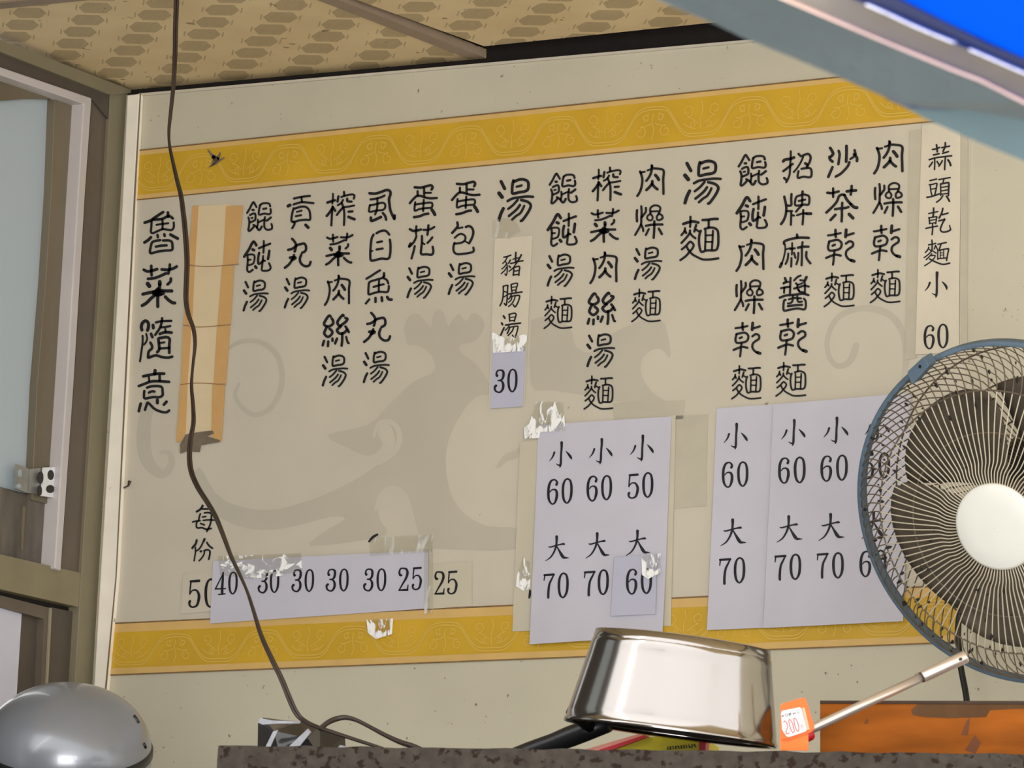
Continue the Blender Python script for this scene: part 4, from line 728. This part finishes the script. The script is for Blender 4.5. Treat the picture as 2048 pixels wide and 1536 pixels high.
# price tag
tg = thing('price_tag', Sp(1595, 1450, .08), 'bright orange price tag reading 200 hanging beside the saucepan rim', 'price tag')
def rounded(px, r=7, per=4):
    out = []; n = len(px)
    for i in range(n):
        p0, p1, p2 = Vector(px[i-1]), Vector(px[i]), Vector(px[(i+1) % n]); a = (p0-p1).normalized()*r; c_ = (p2-p1).normalized()*r
        for j in range(per+1): t = j/per; out.append(tuple((p1+a)*(1-t)**2+p1*2*t*(1-t)+(p1+c_)*t*t))
    return out
b = MB(); slabS(b, rounded([(1560,1440),(1616,1440),(1617,1501),(1560,1501)], 3), .084, .0012); b.build('card', M['orange2'], tg)
b = MB(); slabS(b, rounded([(1561,1408),(1610,1394),(1630,1456),(1624,1464),(1570,1482),(1561,1478)], 6), .0815, .0012); b.build('card', M['orange'], tg)
b = MB(); slabS(b, rounded([(1562,1422),(1602,1414),(1614,1462),(1575,1475),(1564,1460)], 5), .0808, .0004); b.build('label', M['label'], tg)
b = MB(); slabS(b, [(1604,1416),(1609,1415),(1619,1458),(1614,1460)], .0807, .0003); b.build('faded_label', M['labelfade'], tg)
def sstroke(mb, pts, w, back):
    v, f = stroke2d(pts, w if isinstance(w, list) else [w]*len(pts), 6); mb.add([Sp(a, c_, back) for a, c_ in v], f)
b = MB(); cv = lambda x, y: (1530+x/12.8, 1380+y/12.8)
for st in ([(480,830),(490,800),(520,800),(560,850),(580,920),(570,980),(545,1050),(545,1120),(630,1095)], [(610,790),(620,755),(655,770),(700,850),(730,950),(745,1040),(730,1085),(700,1080),(660,1000),(625,890),(610,790)], [(740,760),(745,720),(780,730),(830,820),(860,930),(870,1010),(855,1050),(825,1050),(785,970),(750,860),(740,760)]):
    sstroke(b, [cv(*q) for q in st], 2.0, .0802)
sstroke(b, [cv(915,915), cv(950,880), cv(980,915), cv(950,945), cv(920,920)], 1.1, .0802); sstroke(b, [cv(935,960), cv(935,1010)], 1.0, .0802); sstroke(b, [cv(975,955), cv(985,1000)], 1.0, .0802)
b.build('price_print', M['redink'], tg)
b = MB()
for st in ([(430,690),(455,640),(485,690)], [(440,675),(475,668)], [(520,640),(535,610),(570,620),(575,655),(545,675),(520,650)], [(610,600),(618,650),(655,640),(660,590),(612,605)], [(612,625),(658,616)], [(715,580),(730,630)], [(765,565),(780,615)], [(715,612),(778,590)], [(815,540),(835,590),(885,575)]):
    sstroke(b, [cv(*q) for q in st], 1.3, .0802)
b.build('small_print', M['greyink'], tg)
# crumpled black film package
fpk = thing('plastic_film_pack', Sp(600, 1490, .27), 'crumpled shiny black plastic pack lying behind the cable on the iron shelf', 'package')
FV = dict(a=(516,1446,.30), b=(526,1435,.30), c=(548,1462,.245), d=(572,1441,.28), e=(560,1512,.23), f=(600,1443,.265), g=(615,1476,.23), h=(640,1452,.265), i=(690,1470,.275), j=(692,1512,.27), k=(640,1512,.24), l=(515,1512,.285), m=(535,1512,.26))
b = MB()
for q in ('abc', 'bdc', 'acl', 'lcm', 'cdfg', 'cge', 'mce', 'gfh', 'ghk', 'egk', 'hik', 'ijk'): b.add([Sp(*FV[t]) for t in q], [tuple(range(len(q)))])
o = b.build('film_wrap', M['film'], fpk); so = o.modifiers.new('thickness', 'SOLIDIFY'); so.thickness = .002; so.offset = 1
for q in ([(523,1510),(546,1463),(556,1460),(533,1510)], [(560,1510),(600,1472),(616,1457),(622,1464),(585,1510)], [(516,1445),(520,1436),(530,1438),(545,1441),(600,1443),(600,1447),(560,1447),(524,1449)], [(664,1510),(680,1490),(690,1492),(690,1510)]):
    b = MB(); b.prism([Sp(x, y, .221) for x, y in q], EY*.002); b.build('silver_crease', M['silver'], fpk)  # silver film edges, with highlight streaks painted in as pale strips

# ================================================================== HANGING CABLE
cbl = thing('hanging_cable', Wp(352, 0, -.2), 'brown twin-core cable hanging from the ceiling in front of the menu banner', 'cable')
cp = [(354,-60),(353,0),(351,60),(350,110),(347,170),(342,220),(338,260),(339,290),(346,325),(354,360),(362,392),(367,430),(371,470),(374,520),(373,560),(372,600),(377,630),(387,658),(390,690),(386,730),(383,770),(386,810),(387,845),(381,880),(379,915),(383,945),(396,975),(415,1005),(432,1035),(448,1075),(462,1112),(480,1150),(495,1185),(508,1225),(522,1270),(542,1315),(562,1356),(580,1400),(592,1425),(606,1440),(630,1452),(665,1464),(710,1479),(750,1492),(790,1506)]
def cdepth(py):
    t = max(0, min(1, py/1440)); return -.53-.35*t**1.5
def cpos(px_, py_): return Wp(px_, py_, cdepth(py_))
line = smoothline([(float(a), float(c_)) for a, c_ in cp], 5)
low = [i for i, q in enumerate(line) if q[1] > 1436][0]
b1 = MB(); b2 = MB(); pts = []
for i, (a, c_) in enumerate(line):
    p = cpos(a, c_) if i < low else None
    pts.append((a, c_, p))
pk = pts[low-1][2]
def P3(a, c_, p):
    if p is not None: return p
    return Sp(a, c_, .16+.04*max(0, 1-(c_-1436)/25))
cen = []
for a, c_, p in pts: cen.append(P3(a, c_, p))
# blend the hanging part into the part lying on the shelf
pend = cen[low]; dend = (pend-CAM).dot(cf); 
for i in range(low):
    a, c_, p = pts[i]; t = max(0, (c_-900)/(1440-900)); t = t*t*(3-2*t); d = (p-CAM).dot(cf)
    d2 = (cen[low]-CAM).dot(cf); cen[i] = Dp(a, c_, d*(1-t)+d2*t)
rad = 2.9*6.2/F
L1, L2 = [], []
for i, p in enumerate(cen):
    tw = i*.05; kx = Vector(cr*math.cos(tw)+vdir*math.sin(tw)); s_ = rad*.95
    L1.append(p+kx*s_); L2.append(p-kx*s_)
b1.tube(L1, rad, 7); b1.build('cable_core', M['cable'], cbl); b2.tube(L2, rad, 7); b2.build('cable_core', M['cable'], cbl)
b = MB(); lp = smoothline([(640.,1458.),(656.,1445.),(672.,1438.),(690.,1435.),(712.,1440.),(740.,1454.),(770.,1470.),(800.,1484.),(830.,1494.),(860.,1508.)], 5)
b.tube([Sp(a, c_, .165+.02*math.sin(i*.1)) for i, (a, c_) in enumerate(lp)], [5.2*5.3/F*(1+.15*math.sin(i*.2)) for i in range(len(lp))], 8); b.build('cable_loop', M['cable'], cbl)

# ================================================================== HELMET ON A COUNTER
hd_ = 6.25; HC = Dp(134, 1497, hd_); kh = hd_/F
ha = (cr*.05-cdn*.96-cf*.27).normalized(); hx = (cr-ha*cr.dot(ha)).normalized(); hy = ha.cross(hx)
HM = Matrix(((hx.x, hy.x, ha.x, HC.x), (hx.y, hy.y, ha.y, HC.y), (hx.z, hy.z, ha.z, HC.z), (0, 0, 0, 1))); HI = HM.inverted()
hel = thing('helmet', HC, 'shiny grey half helmet with black rim at the lower left corner', 'helmet')
RH = 169*kh; HK = .76
def dome_hit(px, py):
    o = HI @ CAM; d = (HI.to_3x3() @ ray(px, py)).normalized(); sc = Vector((1, 1, 1/HK)); oo = Vector(a*c_ for a, c_ in zip(o, sc)); dd = Vector(a*c_ for a, c_ in zip(d, sc))
    A = dd.dot(dd); B = oo.dot(dd); Cc = oo.dot(oo)-RH*RH; t = (-B-math.sqrt(max(0, B*B-A*Cc)))/A; p = o+d*t
    return HM @ p, (HM.to_3x3() @ Vector((p.x, p.y, p.z/HK/HK))).normalized()
b = MB(); prof = [(RH*.985, -.004)]+[(RH*math.cos(a*math.pi/2/28), RH*HK*math.sin(a*math.pi/2/28)) for a in range(0, 28)]+[(.0006, RH*HK)]
b.lathe(prof, 96, HM); b.build('shell', M['shell'], hel)
b = MB(); b.lathe([(RH*.97, .004), (RH*1.008, .005), (RH*1.022, .001), (RH*1.018, -.007), (RH*.97, -.009)], 96, HM); b.build('rim_trim', M['black'], hel)
b = MB(); b.lathe([(RH*.98, -.006), (RH*1.004, -.009), (RH*.995, -.026), (RH*.95, -.030)], 96, HM); b.build('lower_band', M['shell'], hel)
for seg in ([(267,1431),(272,1437),(277,1446)], [(287,1487),(289,1491),(291,1496)]):
    b = MB(); b.tube([dome_hit(*q)[0] for q in seg], .0024, 8); b.build('vent_slot', M['black'], hel)
low_z = min((HM @ Vector((RH*1.02*math.cos(t*.2), RH*1.02*math.sin(t*.2), -.034))).z for t in range(32))
ct = thing('service_counter', Vector((HC.x, HC.y, 0)), 'plain counter below the grey helmet', 'counter')
b = MB(); b.box((XL+.03, HC.y-.22, low_z-.03), (HC.x+.30, HC.y+.2, low_z-.001)); b.build('counter_top', M['brownframe'], ct)
for x in (XL+.05, HC.x+.25):
    for y in (HC.y-.19, HC.y+.15):
        b = MB(); b.box((x, y, 0), (x+.03, y+.03, low_z-.03)); b.build('leg', M['brownframe'], ct)

# ================================================================== FAN
fd = 5.66; FC = Dp(2037, 1026, fd)
tau = math.radians(34.5)
fn = (cr*(-.90*math.sin(tau))+cdn*(.43*math.sin(tau))-cf*math.cos(tau)).normalized()
fu = (Vector((0, 0, 1))-fn*fn.z).normalized(); fxv = fu.cross(fn).normalized()
FM = Matrix(((fxv.x, fu.x, fn.x, FC.x), (fxv.y, fu.y, fn.y, FC.y), (fxv.z, fu.z, fn.z, FC.z), (0, 0, 0, 1)))
RF = .215
fan = thing('wall_fan', FC, 'wall fan with beige wire grille, white hub and grey blue rim at the right', 'fan')
def fp_(r, th, z): return FM @ Vector((r*math.cos(th), r*math.sin(th), z))
b = MB(); b.lathe([(RF-.0035, .006), (RF+.0015, .007), (RF+.003, .003), (RF+.003, -.008), (RF+.001, -.011), (RF-.0035, -.010), (RF-.0045, -.002), (RF-.0035, .006)], 128, FM); b.build('rim_ring', M['fanblue'], fan)
b = MB(); NW = 100
prof = [(.0525, .0605, .00), (.060, .0615, .006), (.069, .0615, .018), (.077, .0605, .050), (.085, .0595, .066), (.11, .0575, .075), (.14, .053, .082), (.165, .0465, .085), (.18, .0395, .070), (.195, .029, .03), (.207, .015, -.04), (.2125, .004, -.09)]
# (radius, height, turn)
for i in range(NW):
    th = 2*math.pi*i/NW
    q = smoothline([(r, z, t) for r, z, t in prof], 2)
    b.tube([fp_(r, th-t*1.0, z) for r, z, t in q if r < .168], .00080, 5, caps=False)
b.build('front_grille', M['wire'], fan)
b = MB()
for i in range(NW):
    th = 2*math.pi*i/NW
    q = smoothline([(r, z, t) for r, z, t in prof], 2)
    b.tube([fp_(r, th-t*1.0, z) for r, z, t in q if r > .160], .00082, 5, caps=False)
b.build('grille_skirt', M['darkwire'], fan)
b = MB()
for r, z, w in ((.166, .0445, .0011), (.116, .0555, .0009), (.0535, .0600, .0016)):
    b.tube([fp_(r, 2*math.pi*i/96, z) for i in range(96)], w, 6, closed=True)
b.build('grille_ring', M['darkwire'], fan)
b = MB()
for i in range(96):
    th = 2*math.pi*i/96
    q = smoothline([(.2125, -.004, 0), (.211, -.02, .05), (.204, -.045, .13), (.19, -.07, .22), (.16, -.088, .33), (.11, -.094, .42), (.06, -.095, .5)], 2)
    b.tube([fp_(r, th-t, z) for r, z, t in q], .0008, 4, caps=False)
for r, z in ((.196, -.062), (.15, -.09), (.10, -.094)): b.tube([fp_(r, 2*math.pi*i/80, z) for i in range(80)], .0012, 5, closed=True)
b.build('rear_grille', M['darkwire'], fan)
b = MB(); b.lathe([(.0535, .058), (.0545, .062), (.0535, .0655), (.050, .0672), (.030, .0690), (.0004, .0696)], 80, FM); b.build('hub_cap', M['hub'], fan)
b = MB(); b.lathe([(.0004, .030), (.03, .029), (.036, .024), (.037, -.01), (.036, -.03)], 48, FM); b.build('blade_hub', M['motor'], fan)
for kB in range(5):
    b = MB(); a0 = kB*2*math.pi/5+1.95
    def bl(u, v):
        r = .030+.140*u; span = .68+.40*math.sin(min(1, u*1.2)*math.pi*.55); th = a0+(v-.5)*2*span*.62+.28*u
        rr = r if u < .9 else r-(abs(v-.5)*2)**3*.012
        return fp_(rr, th, .002+(v-.5)*-.042*(.75+.3*u))
    b.grid(bl, 14, 12); o = b.build('blade', M['blade'], fan); so = o.modifiers.new('thickness', 'SOLIDIFY'); so.thickness = .0022
b = MB(); b.lathe([(.0004, -.24), (.055, -.235), (.078, -.215), (.084, -.17), (.084, -.12), (.076, -.099), (.0004, -.098)], 48, FM); b.build('motor_housing', M['motor'], fan)
b = MB(); cpx = [(1814,744),(1847,713),(1858,732),(1824,770)]
cc = Dp(1836, 740, fd-.02); b.prism([hitplane(a, c_, cc, fn) for a, c_ in rounded(cpx, 4)], fn*-.022); b.build('latch_clip', M['fanblue'], fan, bevel=.001)
b = MB(); b.prism([hitplane(1840+2.5*math.cos(t*math.pi/5), 733+3.5*math.sin(t*math.pi/5), cc+fn*.0006, fn) for t in range(10)], fn*.0006); b.build('clip_screw', M['blackrubber'], fan)
mb_ = FM @ Vector((0, 0, -.19)); wallpt = Vector((mb_.x+.06, -.002, mb_.z-.10))
b = MB(); b.tube([mb_, mb_+Vector((.01, .04, -.06)), Vector((wallpt.x, -.05, wallpt.z)), wallpt], [.022, .020, .020, .03], 14); b.box((wallpt.x-.04, -.018, wallpt.z-.07), (wallpt.x+.04, 0, wallpt.z+.07)); b.build('wall_bracket', M['fanblue'], fan)
cd_ = [(1916,1262),(1918,1300),(1921,1330),(1926,1358),(1931,1384),(1934,1410),(1934,1450)]
b = MB(); ptsc = [FM @ Vector((-.03, -.05, -.16))]+[Wp(a, c_, -.10-.02*i/6) for i, (a, c_) in enumerate([(1975,1130),(1925,1215)]+cd_)]
b.tube([Vector(q) for q in smoothline([tuple(p) for p in ptsc], 5)], .0045, 8); b.build('power_cord', M['blackrubber'], fan)
b = MB(); rnd = random.Random(3)
for i in range(130):
    r = rnd.choice((rnd.uniform(.07, .17), rnd.uniform(.16, .21))); th = rnd.uniform(1.2, 4.9); z = .0605-.02*((r-.05)/.16)**2-.001 if r < .165 else .04-.04*((r-.165)/.05)
    p = fp_(r, th, z); s_ = rnd.uniform(.0009, .0024); d = rnd.uniform(.6, 2.4)
    rd_ = (fp_(r+.01, th, z)-p).normalized(); b.tube([p-rd_*s_*d, p, p+rd_*s_*d], [s_*.4, s_, s_*.4], 5)
do = b.build('dust_clumps', M['dust'], fan); do['kind'] = 'stuff'

# ================================================================== AWNING AT THE UPPER RIGHT
AD = 2.6
aw = thing('awning', Dp(1850, 120, AD), 'blue grey sheet awning with worn aluminium rail and bright blue canvas, upper right', 'awning')
def slabD(mb, px, d0, thick):
    """a slab through photo points, each with its own distance (px, py, extra)"""
    mb.prism([Dp(p[0], p[1], AD+d0+(p[2] if len(p) > 2 else 0)) for p in px], AY_W*thick)
AY_W = Vector((0.0, 1.0, 0.25)).normalized()
b = MB(); slabD(b, [(1311,-2,.12),(1434,50,.12),(1491,77,.12),(1540,97,.12),(1600,121,.11),(1690,158,.11),(1783,200,.10),(1800,207,.10),(1816,212,.10),(1840,215,.10),(1900,216,.09),(1960,214,.08),(2010,215,.07),(2048,226,.06),(2200,262,.05),(2200,272,.0),(2048,206,.0),(1961,161,.0),(1911,142,.0),(1773,86,.0),(1573,0,.0),(1350,-98,.0),(1180,-60,.12)], 0, .008)
b.build('drop_sheet', M['sheetblue'], aw, normals=True)
b = MB(); b.tube([Dp(a, c_, AD+.10) for a, c_ in smoothline([(1768.,193.),(1783.,201.),(1800.,208.),(1820.,213.),(1850.,216.),(1900.,217.),(1960.,215.),(2010.,216.),(2048.,228.),(2120.,244.)], 4)], [(1.0+2.4*math.sin(min(1, i/30)*math.pi/2))*AD/F for i in range(37)], 8); b.build('rolled_edge', M['navy'], aw)  # dark shade line under the sheet's edge, built as a navy tube
b = MB(); slabD(b, [(1690,156),(1783,200),(1850,237),(1905,262),(1950,282),(2048,322),(2200,390),(2200,240),(2048,200),(1900,190),(1780,180)], .16, .008); b.build('folded_sheet', M['sheetteal'], aw, normals=True)
b = MB(); slabD(b, [(1350,-98),(1573,0),(1773,86),(1911,142),(1961,161),(2048,206),(2200,276),(2200,228),(2048,148),(1941,101),(1906,85),(1773,27),(1731,9),(1560,-65),(1500,-90)], .004, .02); b.build('rail', M['rail'], aw, normals=True)
b = MB(); slabD(b, [(1400,-76),(1573,-1),(1773,83),(1911,139),(1961,158),(2048,202),(2200,272),(2200,280),(2048,208),(1961,164),(1911,145),(1773,88),(1573,3),(1400,-72)], -.004, .010); b.build('worn_lip', M['lip'], aw, normals=True)  # sunlit edge of the rail, painted as a pale strip
for (xa, xb) in ((1731, 1772), (1775, 1815), (1817, 1862), (1864, 1905), (1938, 1962), (1964, 1996), (1998, 2022), (2024, 2046), (2049, 2075)):
    yy = lambda x: 9+(x-1731)*(138/317.)+(1.5 if 1800 < x < 1900 else 0)
    b = MB(); slabD(b, [(xa, yy(xa)-2.2), (xb, yy(xb)-2.2), (xb, yy(xb)+2.0), (xa, yy(xa)+2.0)], -.002, .006); b.build('white_lip', M['whitelip'], aw, normals=True)
b = MB(); slabD(b, [(1560,-62),(1731,7),(1906,83),(2048,146),(2200,226),(2200,180),(2048,118),(1975,88),(1900,50),(1800,0),(1720,-38),(1600,-70)], .030, .03); b.build('channel', M['navy'], aw, normals=True)
b = MB(); slabD(b, [(1690,-50),(1800,2),(1900,53),(2048,122),(2300,235),(2420,-60,-.7),(1790,-230,-.7)], .06, .002); b.build('canvas', M['canvas'], aw, normals=True)
# posts that carry the awning, outside the view
p0 = Dp(2290, 250, AD+.1); p1 = Dp(1760, -420, AD+.1)
b = MB(); b.box((p0.x-.02, p0.y, 0), (p0.x+.02, p0.y+.04, p0.z+.05)); b.build('post', M['rail'], aw)

# ================================================================== TUBE LAMP (in front of the view, mirrored in the helmet)
lm = thing('tube_lamp', Vector((-3.55, -3.95, 3.2)), 'fluorescent tube lamp hung in front of the menu wall', 'lamp')
def mirrored(px, py, far):
    p, nn = dome_hit(px, py); d = ray(px, py).normalized(); r = d-nn*2*d.dot(nn); return p+r*far
q0 = mirrored(66, 1503, 2.6); q1 = mirrored(104, 1471, 2.6)
b = MB(); b.tube([q0, q1], .013, 12)
em = bpy.data.materials.new('lit_tube'); em.use_nodes = True; pb = em.node_tree.nodes['Principled BSDF']; pb.inputs['Emission Color'].default_value = (1, .98, .95, 1); pb.inputs['Emission Strength'].default_value = 22
b.build('tube', em, lm); b = MB(); b.tube([q0+Vector((0, 0, .03)), q1+Vector((0, 0, .03))], .012, 8); b.build('lamp_body', M['hub'], lm)
b = MB()
for q in (q0.lerp(q1, .2), q0.lerp(q1, .8)): 
    b = MB(); b.tube([q+Vector((0, 0, .035)), q+Vector((0, 0, .6))], .004, 6); b.build('hanger', M['rail'], lm)
